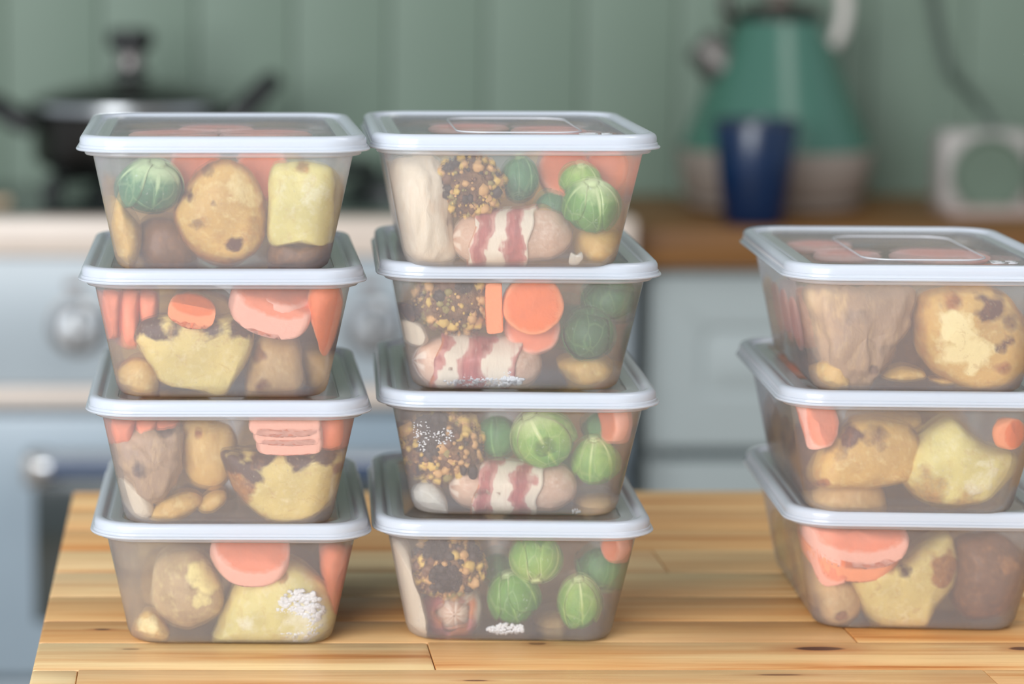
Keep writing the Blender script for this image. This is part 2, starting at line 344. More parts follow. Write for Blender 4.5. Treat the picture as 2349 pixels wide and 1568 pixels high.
# ------------------------------------------------------------------ cabinets and worktop on the right
KY = 2.66
wt = NT('worktop_oak'); v = wt.coords('Object', (.6, 8, 8)); nz = wt.noise(6, 6, .6, v)
wt.pbsdf(wt.mix(wt.ramp(nz, .3, .7), S(140, 94, 40), S(96, 62, 28)), .45, spec=.35)
wx0 = at(1440, 560, KY).x; zw1 = at(1500, 526, KY-.02).z; zw0 = at(1500, 616, KY-.02).z
wk = boxo('worktop', wx0, 3.4, KY-.02, WY-.005, zw0, zw1, wt.m, None, .003); tag(wk, 'oiled brown oak worktop with the kettle on it, right side', 'worktop')
cab_m = simple('cabinet_paint', S(165, 173, 172), .45, var=.02, scale=3)
zz = lambda py: at(1600, py, KY).z
cxa = at(1484, 700, KY).x
def rrect(w_, d_, r, n=8):
    pts = []
    for cx_, cy_, a0 in ((w_/2-r, d_/2-r, 0), (-w_/2+r, d_/2-r, 90), (-w_/2+r, -d_/2+r, 180), (w_/2-r, -d_/2+r, 270)):
        for k in range(n+1):
            a = math.radians(a0+90*k/n); pts.append((cx_+r*math.cos(a), cy_+r*math.sin(a)))
    return pts
def drawer_front(par, x0, x1, z0, z1, inset):
    """front with a routed rounded-rectangle channel"""
    cx_, cz_ = (x0+x1)/2, (z0+z1)/2; wd, hd = x1-x0, z1-z0
    rings = [(0, .018, .001), (0, .002, .002), (.002, 0, .003), (inset, 0, .014), (inset+.005, .0035, .012), (inset+.011, .0035, .010), (inset+.017, 0, .009)]
    vs, fs = [], []; n = 36
    for (o_, y_, r_) in rings:
        for (a, b_) in rrect(wd-2*o_, hd-2*o_, r_): vs.append((cx_+a, KY+y_-par.location.y, cz_+b_))
    vs = [(v_[0]-par.location.x, v_[1], v_[2]-par.location.z) for v_ in vs]
    for j in range(len(rings)-1):
        for k in range(n): fs.append((j*n+k, (j+1)*n+k, (j+1)*n+(k+1) % n, j*n+(k+1) % n))
    fs.append(tuple(reversed(range((len(rings)-1)*n, len(rings)*n)))); fs.append(tuple(range(n)))
    o = me_obj('drawer', vs, fs, cab_m, par, sharp=30)
    q = Vector((cx_, KY-.022, cz_)) - Vector(par.location)
    tube('handle', smooth_pts([q+Vector((-.05, .022, 0)), q+Vector((-.04, 0, 0)), q+Vector((.04, 0, 0)), q+Vector((.05, .022, 0))], 5), .005, steel, o, 10)
wcab = .60; gap_m = simple('gap_shade_dark', S(64, 74, 74), .7)
for i in range(4):
    x0 = cxa + i*(wcab+.004); e = empty('drawer_cabinet', (x0+wcab/2, KY+.02+.2, 0))
    tag(e, ['white drawer cabinet directly right of the cooker, under the worktop', 'white drawer cabinet behind the right stack', 'white drawer cabinet second from the right end of worktop', 'white drawer cabinet at the right end of the worktop'][i], 'cabinet', 'base cabinets under the worktop')
    o = boxo('carcass', x0, x0+wcab, KY+.032, WY-.02, .1, zw0, cab_m, e, .001); o.data.transform(Matrix.Translation(-Vector(e.location)))
    o = boxo('plinth', x0, x0+wcab, KY+.06, WY-.02, 0, .1, cab_m, e, .001); o.data.transform(Matrix.Translation(-Vector(e.location)))
    o = boxo('gap_shade', x0+.03, x0+wcab-.03, KY+.012, KY+.031, .3, zz(1040)+.03, gap_m, e, .001); o.data.transform(Matrix.Translation(-Vector(e.location)))  # dark strip standing in for the shade in the gaps between drawers
    zs = [(zz(1028), zz(628)), (.42, zz(1056)), (.115, .41)]
    for (a, b_) in zs: drawer_front(e, x0+.002, x0+wcab-.002, a, b_, .052)

# ------------------------------------------------------------------ kettle
KZ = zw1; kY = 2.87
kc = at(1775, 400, kY).x
ket = empty('kettle', (kc, kY, KZ)); tag(ket, 'mint green pyramid kettle with a white base on the worktop', 'kettle')
sc_ = kY/F
mint = simple('mint_enamel', S(58, 102, 86), .25, var=.03, coat=.3, scale=5); whitep = simple('kettle_base_cream', S(140, 128, 118), .4)
zb_ = at(1775, 355, kY-.1).z-KZ; zt_ = at(1775, 48, kY-.03).z-KZ
r0, r1 = 214*sc_, 97*sc_
lathe('power_base', [(0, 0), (.075, 0), (r0*.93, .004), (r0*.95, .012), (r0*.9, .014), (0, .014)], whitep, ket, 64)
lathe('base_band', [(0, .0145), (r0*.90, .0145), (r0*.97, .022), (r0*1.03, zb_-.006), (r0*1.02, zb_), (0, zb_)], whitep, ket, 64)
lathe('body', [(0, zb_+.0005), (r0*1.01, zb_+.0005), (r0, zb_+.004), (r1*1.04, zt_-.006), (r1, zt_), (0, zt_)], mint, ket, 64)
kl = lathe('lid', [(0, zt_+.0005), (r1*.99, zt_+.0005), (r1*1.0, zt_+.008), (r1*.86, zt_+.014), (.012, zt_+.018), (0, zt_+.018)], dsteel, ket, 48)
lathe('knob', [(0, zt_+.018), (.010, zt_+.018), (.011, zt_+.024), (.019, zt_+.030), (.017, zt_+.040), (0, zt_+.043)], whitep, kl, 32)
a_, b_ = at(1700, 190, kY)-Vector(ket.location), at(1612, 105, kY)-Vector(ket.location)
d_ = (b_-a_).normalized()
tube('spout', [a_, a_*.5+b_*.5, b_, b_+d_*.004], [.030, .024, .020, .018], simple('spout_steel', (.13, .12, .11, 1), .45, .8), ket, 24)
tube('handle_strut', smooth_pts([p-Vector(ket.location) for p in (at(1690, 60, kY), at(1664, 15, kY), at(1690, -70, kY))], 6), .0065, dsteel, ket, 12)
hp = [at(1690, -70, kY), at(1780, -120, kY), at(1880, -90, kY), at(1935, -10, kY), at(1928, 70, kY), at(1905, 105, kY)]
tube('handle', smooth_pts([p-Vector(ket.location) for p in hp], 6), [.008]*31, simple('handle_cream', S(190, 184, 176), .35), ket, 12)
tube('handle_bracket', [at(1708, 66, kY)-Vector(ket.location), at(1668, 62, kY)-Vector(ket.location)], .007, dsteel, ket, 12)
# blue cup
cY = 2.69; c0 = at(1731, 400, cY).x; zc1 = at(1731, 282, cY-.04).z-KZ; s2 = cY/F
cup = empty('tumbler', (c0, cY, KZ)); tag(cup, 'dark blue glazed tumbler in front of the green kettle', 'cup')
blue = simple('cobalt_glaze', S(0, 32, 66), .3, coat=.05, var=.25, scale=30)
rt, rb = 97*s2, 70*s2
lathe('body', [(0, 0), (rb*.9, 0), (rb, .003), (rt, zc1-.002), (rt-.001, zc1), (rt-.004, zc1-.001), (rb-.004, .006), (0, .005)], blue, cup, 48)
lathe('rim', [(rt-.0042, zc1-.003), (rt-.003, zc1+.001), (rt-.0005, zc1+.001), (rt+.0004, zc1-.003)], simple('rim_dark', (.02, .025, .04, 1), .3), cup, 48)
# white square case with round dark face
dY = 2.80; xa, xb, za, zb = rectpx(2162, 300, 2362, 505, dY)
dev = empty('appliance', ((xa+xb)/2, dY, KZ)); tag(dev, 'small white square appliance with a round dark green face at right edge', 'appliance')
hh = (zb-KZ); ww = (xb-xa)/2
bm = bmesh.new(); add_box(bm, -ww, ww, 0, .05, .0, hh, .012)
wp = simple('white_plastic', S(168, 162, 156), .4)
bm_obj('case', bm, wp, dev, smooth=True, sharp=35)
q = at(2268, 398, dY)-Vector(dev.location)
f_ = lathe('round_face', [(.040, 0), (.0395, .005), (.0375, .006), (.036, .0045), (.034, .002), (0, .0015)], simple('green_face', S(96, 112, 96), .6), dev, 48); f_.rotation_euler = (PI/2, 0, 0); f_.location = (q.x, -.001, q.z)
boxo('foot', -ww*.95, ww*1.2, -.035, .05, 0, .008, simple('pinkish_foot', S(180, 160, 152), .4), dev, .003)
cbl = [at(2285, 300, dY+.03), at(2262, 262, dY+.04), at(2215, 205, dY+.12), at(2180, 170, WY-.03), at(2150, 60, WY-.02), at(2130, -60, WY-.02)]
tube('cable', smooth_pts([p-Vector(dev.location) for p in cbl], 6), .0045, simple('cable_grey', S(70, 80, 72), .5), dev, 10)

# ------------------------------------------------------------------ table
tb = empty('wooden_table', (.55, 1.20, 0)); tag(tb, 'butcher block table of pale and honey staves under the food containers', 'table')
TL = Vector(tb.location)
def wood_mat():
    t = NT('acacia_staves'); tc = t.n('ShaderNodeTexCoord'); oi = t.n('ShaderNodeObjectInfo')
    off = t.n('ShaderNodeCombineXYZ'); t.lk(t.math('MULTIPLY', oi.outputs['Random'], 7.3), off.inputs[0]); t.lk(t.math('MULTIPLY', oi.outputs['Random'], 3.1), off.inputs[1])
    add = t.n('ShaderNodeVectorMath'); add.operation = 'ADD'; t.lk(tc.outputs['Object'], add.inputs[0]); t.lk(off.outputs[0], add.inputs[1])
    def mp(s):
        m_ = t.n('ShaderNodeMapping'); m_.inputs['Scale'].default_value = s; t.lk(add.outputs[0], m_.inputs[0]); return m_.outputs[0]
    g1 = t.noise(1, 5, .6, mp((3.0, 60, 60)), .4); g2 = t.noise(1, 6, .7, mp((9, 420, 420)), .2); g3 = t.noise(1, 3, .5, mp((1.6, 14, 14)))
    base = t.mix(t.ramp(oi.outputs['Random'], 0, 1), S(236, 204, 150), S(216, 166, 106))
    c = t.mix(t.ramp(g1, .40, .68), base, S(196, 128, 66))
    c = t.mix(t.math('MULTIPLY', t.ramp(g1, .60, .72), .55), c, S(150, 84, 38))
    c = t.mix(t.math('MULTIPLY', t.ramp(g2, .5, .72), .35), c, S(168, 104, 50))
    c = t.mix(t.math('MULTIPLY', t.ramp(g3, .45, .3), .5), c, S(246, 218, 168))
    geo = t.n('ShaderNodeNewGeometry')
    for (px, py, rx, ry, st) in ((1880, 1487, .011, .0034, 1), (235, 1443, .004, .0012, 1), (2345, 1487, .006, .003, .9), (1790, 1547, .010, .0012, .7), (1232, 1475, .004, .003, .55), (1090, 1560, .005, .001, .8), (2030, 1405, .006, .0012, .5), (300, 1488, .004, .0012, .5)):
        c0 = atz(px, py, ZT); sb = t.n('ShaderNodeVectorMath'); sb.operation = 'SUBTRACT'; t.lk(geo.outputs['Position'], sb.inputs[0]); sb.inputs[1].default_value = c0
        ml = t.n('ShaderNodeVectorMath'); ml.operation = 'MULTIPLY'; t.lk(sb.outputs[0], ml.inputs[0]); ml.inputs[1].default_value = (1/rx, 1/ry, 0)
        ln = t.n('ShaderNodeVectorMath'); ln.operation = 'LENGTH'; t.lk(ml.outputs[0], ln.inputs[0])
        x = t.math('ADD', ln.outputs['Value'], t.math('MULTIPLY', t.math('SUBTRACT', g2, .5), .8))
        c = t.mix(t.math('MULTIPLY', t.ramp(x, 2.6, .9), .55*st), c, S(170, 92, 40)); c = t.mix(t.math('MULTIPLY', t.ramp(x, 1.05, .75), st), c, S(84, 46, 34))
    return t.pbsdf(c, .42, 0, .4, t.bump(g2, .12, .0006))
wm = wood_mat(); XL = -.0694; XR = 1.30
ys = [.80, .846, .892, .938, .985] + [atz(300, p, ZT).y for p in (1590, 1535, 1472, 1422, 1366, 1311, 1261)]
while ys[-1] < 1.385: ys.append(ys[-1]+.048)
ys.append(atz(1600, 1140, ZT).y)
ys = [ys[i] for i in range(len(ys)) if i == 0 or ys[i]-ys[i-1] > .02]
rj = {round(atz(300, 1535, ZT).y, 4): [atz(989, 1500, ZT).x], round(atz(300, 1590, ZT).y, 4): [atz(175, 1560, ZT).x, atz(2270, 1550, ZT).x], round(atz(300, 1472, ZT).y, 4): [atz(1948, 1450, ZT).x]}
rnd = random.Random(3)
for j in range(len(ys)-1):
    cuts = rj.get(round(ys[j], 4))
    if cuts is None: cuts = sorted(rnd.uniform(.05, 1.2) for _ in range(2)); cuts = [c for i, c in enumerate(cuts) if i == 0 or c-cuts[i-1] > .15]
    xs = [XL] + cuts + [XR]
    for a, b in zip(xs[:-1], xs[1:]):
        o = boxo('stave', a+.0001, b-.0001, ys[j]+.0001, ys[j+1]-.0001, ZT-.040, ZT, wm, tb, .0005 if a != XL else .0016); o.data.transform(Matrix.Translation(-TL))
dw = simple('table_frame_paint', S(170, 176, 172), .5)
for (x0, x1, y0, y1) in ((XL+.06, XR-.06, .86, .885), (XL+.06, XR-.06, ys[-1]-.085, ys[-1]-.06), (XL+.06, XL+.085, .88, ys[-1]-.08), (XR-.085, XR-.06, .88, ys[-1]-.08)):
    o = boxo('apron', x0, x1, y0, y1, ZT-.13, ZT-.041, dw, tb, .001); o.data.transform(Matrix.Translation(-TL))
for x0 in (XL+.05, XR-.10):
    for y0 in (.85, ys[-1]-.10):
        o = boxo('leg', x0, x0+.05, y0, y0+.05, 0, ZT-.041, dw, tb, .003); o.data.transform(Matrix.Translation(-TL))

# ------------------------------------------------------------------ containers
PIT = .0545
LWD, LDD, LR = .1192, .160, .020
def rings_mesh(rings, name, mats, parent, idxf, sharp=28):
    n = 44; vs, fs, ix = [], [], []
    for (w_, d_, r, z) in rings:
        for (a, b) in rrect(w_, d_, max(r, .0005), 10): vs.append((a, b, z))
    for j in range(len(rings)-1):
        for k in range(n): fs.append((j*n+k, j*n+(k+1) % n, (j+1)*n+(k+1) % n, (j+1)*n+k)); ix.append(idxf(j))
    fs.append(tuple(reversed(range(n)))); ix.append(idxf(0)); fs.append(tuple(range((len(rings)-1)*n, len(rings)*n))); ix.append(idxf(len(rings)-2))
    return fs, vs, ix
TUBR = [(w_, w_+.0408, r_, z) for w_, r_, z in ((.077, .010, .0), (.0828, .0115, .0006), (.0864, .0128, .0020), (.0888, .0138, .0050), (.1056, .0155, .0470),
        (.1066, .016, .0474), (.1115, .0180, .0475), (.1124, .0185, .0480), (.1124, .0185, .0490), (.1115, .0180, .0494), (.1090, .0170, .0495),
        (.1082, .017, .0498), (.1080, .017, .0520), (.1074, .0165, .0524), (.1067, .016, .0522), (.1042, .0148, .0466), (.0874, .0130, .0054), (.0852, .0122, .0028), (.082, .011, .0014), (.077, .010, .0010))]
def tub_mesh():
    fs, vs, ix = rings_mesh(TUBR, 'tub', None, None, lambda j: 0 if j < 4 else (1 if j < 14 else 2))
    me = bpy.data.meshes.new('tub'); me.from_pydata(vs, [], fs); me.polygons.foreach_set('material_index', ix)
    for m in (M['tub_out'], M['tub_rim'], M['tub_in']): me.materials.append(m)
    me.polygons.foreach_set('use_smooth', [True]*len(me.polygons)); me.set_sharp_from_angle(angle=math.radians(32)); return me
z_ = PIT
LIDP = [(.0140, z_-.0008), (.0092, z_-.0008), (.0086, z_-.0013), (.0064, z_-.0013), (.0056, z_-.0004), (.0048, z_+.0005), (.0034, z_+.0004), (.0027, z_-.0004), (.0023, z_-.0014), (.0021, z_-.0034), (.0012, z_-.0041), (.0011, z_-.0048),
        (.0002, z_-.0050), (-.0001, z_-.0045), (.0001, z_-.0041), (.0009, z_-.0038), (.0010, z_-.0029), (.0014, z_-.0026), (.0014, z_-.0010), (.0016, z_-.0001), (.0022, z_+.0008), (.0032, z_+.0013), (.0044, z_+.0014), (.0054, z_+.0011), (.0062, z_+.0003), (.0067, z_-.0004), (.0078, z_-.0004), (.0084, z_+.0000), (.0090, z_+.0002), (.0126, z_+.0002), (.0134, z_)]
def lid_mesh():
    rg = [(LWD-2*o_, LDD-2*o_, max(LR-o_*.8, .004), z) for o_, z in LIDP]
    def f(j):
        o_ = (LIDP[j][0]+LIDP[j+1][0])/2; return 0 if o_ < .0085 else 1
    fs, vs, ix = rings_mesh(rg, 'lid', None, None, f); ix[-1] = 2; ix[-2] = 2
    me = bpy.data.meshes.new('lid'); me.from_pydata(vs, [], fs); me.polygons.foreach_set('material_index', ix)
    for m in (M['lid_rim'], M['lid_band'], M['lid_panel']): me.materials.append(m)
    me.polygons.foreach_set('use_smooth', [True]*len(me.polygons)); me.set_sharp_from_angle(angle=math.radians(35)); return me
TUBM, LIDM = tub_mesh(), lid_mesh()
CON = {}
data = dict(L=[(.0093, 1.1462, 0.0), (.0097, 1.1577, -.5), (.0122, 1.1591, -.3), (.0141, 1.1731, -1.0)],
            C=[(.1305, 1.1576, -1.9), (.1364, 1.1773, -2.7), (.1375, 1.1791, -2.9), (.1358, 1.1776, -2.7)],
            R=[(.3059, 1.1699, -3.6), (.3081, 1.1821, -3.6), (.3162, 1.1972, -3.7)])
cname = dict(L='left', C='centre', R='right')
pos4 = ['topmost', 'second down', 'third down', 'bottom']; pos3 = ['topmost', 'middle', 'bottom']
desc = dict(L1='with one green sprout at left', L2='with orange carrot pieces and a flat-cut potato', L3='with stacked frosty carrot slices', L4='with an icy pale potato at right',
            C1='with one crumbly ball and a bacon-wrapped sausage', C2='with a large round orange carrot slice', C3='with a bright green sprout at top', C4='with a sausage seen end on',
            R1='with a white-faced browned potato', R2='with a big pale yellow potato wedge', R3='with overlapping carrot slices at upper left')
for c in 'LCR':
    lst = data[c]
    for i, (x, y, th) in enumerate(lst):
        y -= .0055
        lev = len(lst)-1-i; nm = c+str(i+1)
        e = empty('food_container', (x, y, ZT+PIT*lev+.0002), math.radians(th))
        tag(e, 'clear container %s, %s of the %s stack' % (desc[nm], (pos4 if len(lst) == 4 else pos3)[i], cname[c]), 'container', 'stacked plastic food containers')
        for nme, me in (('tub', TUBM), ('lid', LIDM)):
            o = bpy.data.objects.new(nme, me); sc.collection.objects.link(o); o.parent = e
        CON[nm] = dict(x=x, y=y, z=ZT+PIT*lev+.0002, th=math.radians(th), e=e)
# embossed marks on the topmost lids
for nm, txt in (('C1', 'G5'), ('R1', 'B3')):
    e = CON[nm]['e']; ld = [c for c in e.children if c.name.startswith('lid')][0]
    pts = [(a+.004, b-.002, PIT+.0002) for a, b in rrect(.052, .092, .012, 6)]
    tube('embossed_line', pts, .0004, M['emboss'], ld, 6, True)
    cu = bpy.data.curves.new('embossed_mark', 'FONT'); cu.body = txt; cu.size = .012; cu.extrude = .0002; cu.align_x = 'CENTER'
    o0 = bpy.data.objects.new('tmp_text', cu); sc.collection.objects.link(o0); bpy.context.view_layer.update()
    tm = bpy.data.meshes.new_from_object(o0.evaluated_get(bpy.context.evaluated_depsgraph_get())); bpy.data.objects.remove(o0)
    tm.materials.clear(); tm.materials.append(M['emboss'])
    o = bpy.data.objects.new('embossed_mark', tm); sc.collection.objects.link(o); o.parent = ld; o.location = (.034, -.058, PIT+.0002)

def clampin(nm, v, mg=0.0):
    """keep a world point inside the tub"""
    c = CON[nm]; ct, st = math.cos(c['th']), math.sin(c['th'])
    dx, dy = v.x-c['x'], v.y-c['y']; x = dx*ct+dy*st; y = -dx*st+dy*ct; z = v.z-c['z']
    z = min(max(z, .0016), PIT-.0010); k = (z-.0048)/(.0466-.0048)
    hw = (.0874+.0168*min(k, 1.05))/2-.0004-mg; hd = hw+.0204; r = .0135
    if z < .0055: s = (.0055-z)*.75; hw -= s; hd -= s
    ax, ay = abs(x), abs(y)
    ax, ay = min(ax, hw), min(ay, hd)
    ox, oy = ax-(hw-r), ay-(hd-r)
    if ox > 0 and oy > 0:
        L = math.hypot(ox, oy)
        if L > r: ax = hw-r+ox/L*r; ay = hd-r+oy/L*r
    x = math.copysign(ax, x); y = math.copysign(ay, y)
    return Vector((c['x']+x*ct-y*st, c['y']+x*st+y*ct, c['z']+z))
def frontY(nm, px, py):
    c = CON[nm]; Y = c['y']-.067
    for _ in range(3):
        p = at(px, py, Y); z = p.z-c['z']; k = min(max((z-.0048)/.0418, 0), 1)
        hd = (.1282+.0168*k)/2-.0004; xl = (p.x-c['x'])
        Y = c['y'] + xl*math.tan(c['th']) - hd/math.cos(c['th'])
    return Y
def setmask(me, cols):
    at_ = me.color_attributes.new('mask', 'FLOAT_COLOR', 'POINT'); at_.data.foreach_set('color', [x for c in cols for x in (c[0], c[1], c[2], 1.0)])
def finish(nm, name, vs, fs, m, cols, parent=None, clamp=True):
    if clamp: vs = [clampin(nm, v) for v in vs]
    c = sum(vs, Vector())/len(vs)
    o = me_obj(name, [v-c for v in vs], fs, m, None); setmask(o.data, cols)
    if parent is not None: o.parent = parent; o.location = c-Vector(parent.location)
    else: o.location = c
    return o
def sst(a, b, x):
    t = min(max((x-a)/(b-a), 0), 1); return t*t*(3-2*t)
def pillow(nm, name, outline, off, thick, m, nf=2.6, nb=2.2, amp=.0012, aniso=(1, 1, 1), edge=.5, blobs=(), seed=0, parent=None, nscale=70, ring=72, rows=30, lean=0.0, back=0.0):
    cx_ = sum(p[0] for p in outline)/len(outline); cy_ = sum(p[1] for p in outline)/len(outline)
    Y = frontY(nm, cx_, cy_)+off+thick/2
    sp3 = smooth_pts([at(p[0], p[1], Y) for p in outline], max(2, ring//len(outline)), True)
    C0 = at(cx_, cy_, Y); n = len(sp3); vs, fs, cols = [], [], []
    bl = [(at(b[0], b[1], Y), b[2]/F*Y, b[3], b[4]) for b in blobs]
    so = Vector((seed*3.7, seed*1.3, seed*5.1))
    for j in range(rows+1):
        ph = -PI/2 + PI*j/rows; e = nf if ph < 0 else nb
        cf = max(math.cos(ph), 0)**(2/e); sf = math.copysign(abs(math.sin(ph))**(2/e), ph)
        for k in range(n):
            d = sp3[k]-C0; p = C0 + d*cf + Vector((0, thick/2*sf, 0)); p.y += lean*(p.z-C0.z)
            dr = (p-C0); dr = dr.normalized() if dr.length > 1e-6 else Vector((0, -1, 0))
            nz = noise.fractal(Vector((p.x*aniso[0], p.y*aniso[1], p.z*aniso[2]))*nscale+so, 1, 2, 4)
            p = p + dr*nz*amp
            vs.append(p)
            r = edge*sst(.72, 1.0, cf) + back*sst(0, .5, ph)
            g = b_ = 0.0
            for (bc, br, ch, st) in bl:
                dd = math.hypot(p.x-bc.x, (p.z-bc.z))/br + .55*noise.fractal(p*150+so, 1, 2, 3)
                if ph < .5:
                    vv = st*sst(1.45, .30, dd)
                    if ch == 0: r = max(r, vv) if st > 0 else r+vv
                    elif ch == 1: g = max(g, vv)
                    else: b_ = max(b_, vv)
            cols.append((max(r, 0), g, b_))
    for j in range(rows):
        for k in range(n): fs.append((j*n+k, j*n+(k+1) % n, (j+1)*n+(k+1) % n, (j+1)*n+k))
    return finish(nm, name, vs, fs, m, cols, parent)
_ico = {}
def ico(sub):
    if sub not in _ico:
        bm = bmesh.new(); bmesh.ops.create_icosphere(bm, subdivisions=sub, radius=1); bm.verts.ensure_lookup_table()
        _ico[sub] = ([v.co.copy() for v in bm.verts], [tuple(v.index for v in f.verts) for f in bm.faces]); bm.free()
    return _ico[sub]
LBL = dict(L1='the topmost left container', L2='the second left container', L3='the third left container', L4='the bottom left container',
           C1='the topmost centre container', C2='the second centre container', C3='the third centre container', C4='the bottom centre container',
           R1='the topmost right container', R2='the middle right container', R3='the bottom right container')
def potato(nm, outline, off, thick, kind, label, group='roast potatoes in the containers', **kw):
    o = pillow(nm, 'roast_potato', outline, off, thick, POT[kind], **kw); tag(o, label+' in '+LBL[nm], 'potato', group); return o
def piece(nm, name, outline, off, thick, kind, label, cat, group=None, **kw):
    o = pillow(nm, name, outline, off, thick, POT[kind], **kw); tag(o, label+' in '+LBL[nm], cat, group); return o
_cn = [0]
def carrot(nm, px, py, rpx, off, thick, nrm, kind, label, ell=1.0, group='frozen carrot slices'):
    """disc with a rounded edge; nrm = axis direction"""
    Y = frontY(nm, px, py)+off; C0 = at(px, py, Y); R = rpx/F*Y; q = Vector(nrm).normalized().to_track_quat('Z', 'Y')
    prof = [(0, 1), (.35, 1), (.7, 1), (.90, 1), (.97, .86), (1.0, .5), (1.005, 0), (1.0, -.5), (.97, -.86), (.90, -1), (.7, -1), (.35, -1), (0, -1)]
    n = 48; vs, fs, cols = [], [], []; _cn[0] += 1; so = Vector((_cn[0]*2.1, 0, 0))
    for (r, z) in prof:
        for k in range(n):
            a = 2*PI*k/n; wob = 1+.02*math.sin(2*a+_cn[0])+.012*math.sin(5*a+_cn[0]*2)
            p = Vector((r*R*wob*math.cos(a), r*R*ell*wob*math.sin(a), z*thick/2))
            p += p.normalized()*noise.fractal(p*260+so, 1, 2, 3)*.00035 if p.length > 0 else Vector()
            vs.append(C0+q @ p); cols.append((.85*sst(.80, 1.0, r)+.12, 0, 0))
    for j in range(len(prof)-1):
        for k in range(n): fs.append((j*n+k, j*n+(k+1) % n, (j+1)*n+(k+1) % n, (j+1)*n+k))
    o = finish(nm, 'carrot_slice', vs, fs, CAR[kind], cols); tag(o, label+' in '+LBL[nm], 'carrot', group); return o
def sprout(nm, px, py, wpx, hpx, off, kind, label, axis=(0, -.3, -1), seed=1, leaves=5, pale=.5):
    """layered bud: core, overlapping leaves, cut stem. axis points at the stem"""
    Y = frontY(nm, px, py)+off+wpx/F*1.1/2; C0 = at(px, py, Y); R = wpx/2/F*Y; sz = hpx/wpx
    c = CON[nm]; root = empty('brussels_sprout', C0); tag(root, label+' in '+LBL[nm], 'sprout', 'frozen sprouts in the centre stack' if nm[0] == 'C' else None)
    q = Vector(axis).normalized().to_track_quat('Z', 'Y'); rn = random.Random(seed)
    def place(p): v = q @ p; return clampin(nm, C0+Vector((v.x, v.y, v.z*sz)))
    vs0, fs0 = ico(4); vs, cols = [], []
    for v in vs0:
        p = v*R*.94*(1+.03*noise.fractal(v*2.2+Vector((seed, 0, 0)), 1, 2, 3)); vs.append(place(p)); cols.append((.35+.4*v.z, pale*sst(.1, .9, v.z), 0))
    o = me_obj('head', [v-C0 for v in vs], fs0, SPR[kind], root); setmask(o.data, cols)
    for i in range(leaves):
        a0 = i*2.4+seed; nu, nv = 16, 14; lv, lc, lf = [], [], []; wid = rn.uniform(.75, 1.0); top = rn.uniform(1.9, 2.5); t0 = .28; lift = .97+.018*i
        for side in (1, 0):
            for b in range(nv+1):
                t = b/nv; th = t0+(top-t0)*t; half = wid*math.sin(PI*min(t*.62+.20, 1))**.7*(1 if t < .75 else math.sqrt(max(1-((t-.75)/.25)**2, .0)))
                for a in range(nu+1):
                    u = -1+2*a/nu; az = a0+u*half*1.05; ed = abs(u)
                    r = R*(lift+.012*side+.018*sst(.6, 1, t)*ed+.03*sst(.75, 1, t)+.006*math.sin(9*u+seed+i))
                    p = Vector((r*math.sin(th)*math.cos(az), r*math.sin(th)*math.sin(az), r*math.cos(th)))
                    lv.append(place(p)); lc.append((.55-.35*t+.15*ed+rn.uniform(-.02, .02)+(.35 if ed < .10 else 0), pale*max(0, 1-t*1.6)+.45*(ed < .09)+.35*(ed > .93), 0))
        m_ = (nu+1)*(nv+1)
        for b in range(nv):
            for a in range(nu):
                k = b*(nu+1)+a; lf.append((k, k+1, k+nu+2, k+nu+1)); lf.append((m_+k, m_+k+nu+1, m_+k+nu+2, m_+k+1))
        bd = [a for a in range(nu+1)]+[b*(nu+1)+nu for b in range(1, nv+1)]+[nv*(nu+1)+a for a in range(nu-1, -1, -1)]+[b*(nu+1) for b in range(nv-1, 0, -1)]
        for x, y_ in zip(bd, bd[1:]+bd[:1]): lf.append((x, m_+x, m_+y_, y_))
        o = me_obj('leaf', [v-C0 for v in lv], lf, SPR[kind], root); setmask(o.data, lc)
    n = 16; sv, sf = [], []
    for (r, z) in ((.26, .80), (.24, .98), (.20, 1.03), (.0, 1.03)):
        for k in range(n): a = 2*PI*k/n; sv.append(place(Vector((r*R*math.cos(a), r*R*math.sin(a), z*R)))-C0)
    for j in range(3):
        for k in range(n): sf.append((j*n+k, j*n+(k+1) % n, (j+1)*n+(k+1) % n, (j+1)*n+k))
    o = me_obj('stem', sv, sf, SPR[kind], root); setmask(o.data, [(1, 1, 0)]*len(sv)); return root
crumb_me = []
for s in range(6):
    v0, f0 = ico(1); rn = random.Random(50+s)
    vv = [v*(1+rn.uniform(-.22, .22)) for v in v0]
    me = bpy.data.meshes.new('crumb'); me.from_pydata([tuple(v) for v in vv], [], f0); me.materials.append(CR[0]); me.polygons.foreach_set('use_smooth', [True]*len(me.polygons)); crumb_me.append(me)
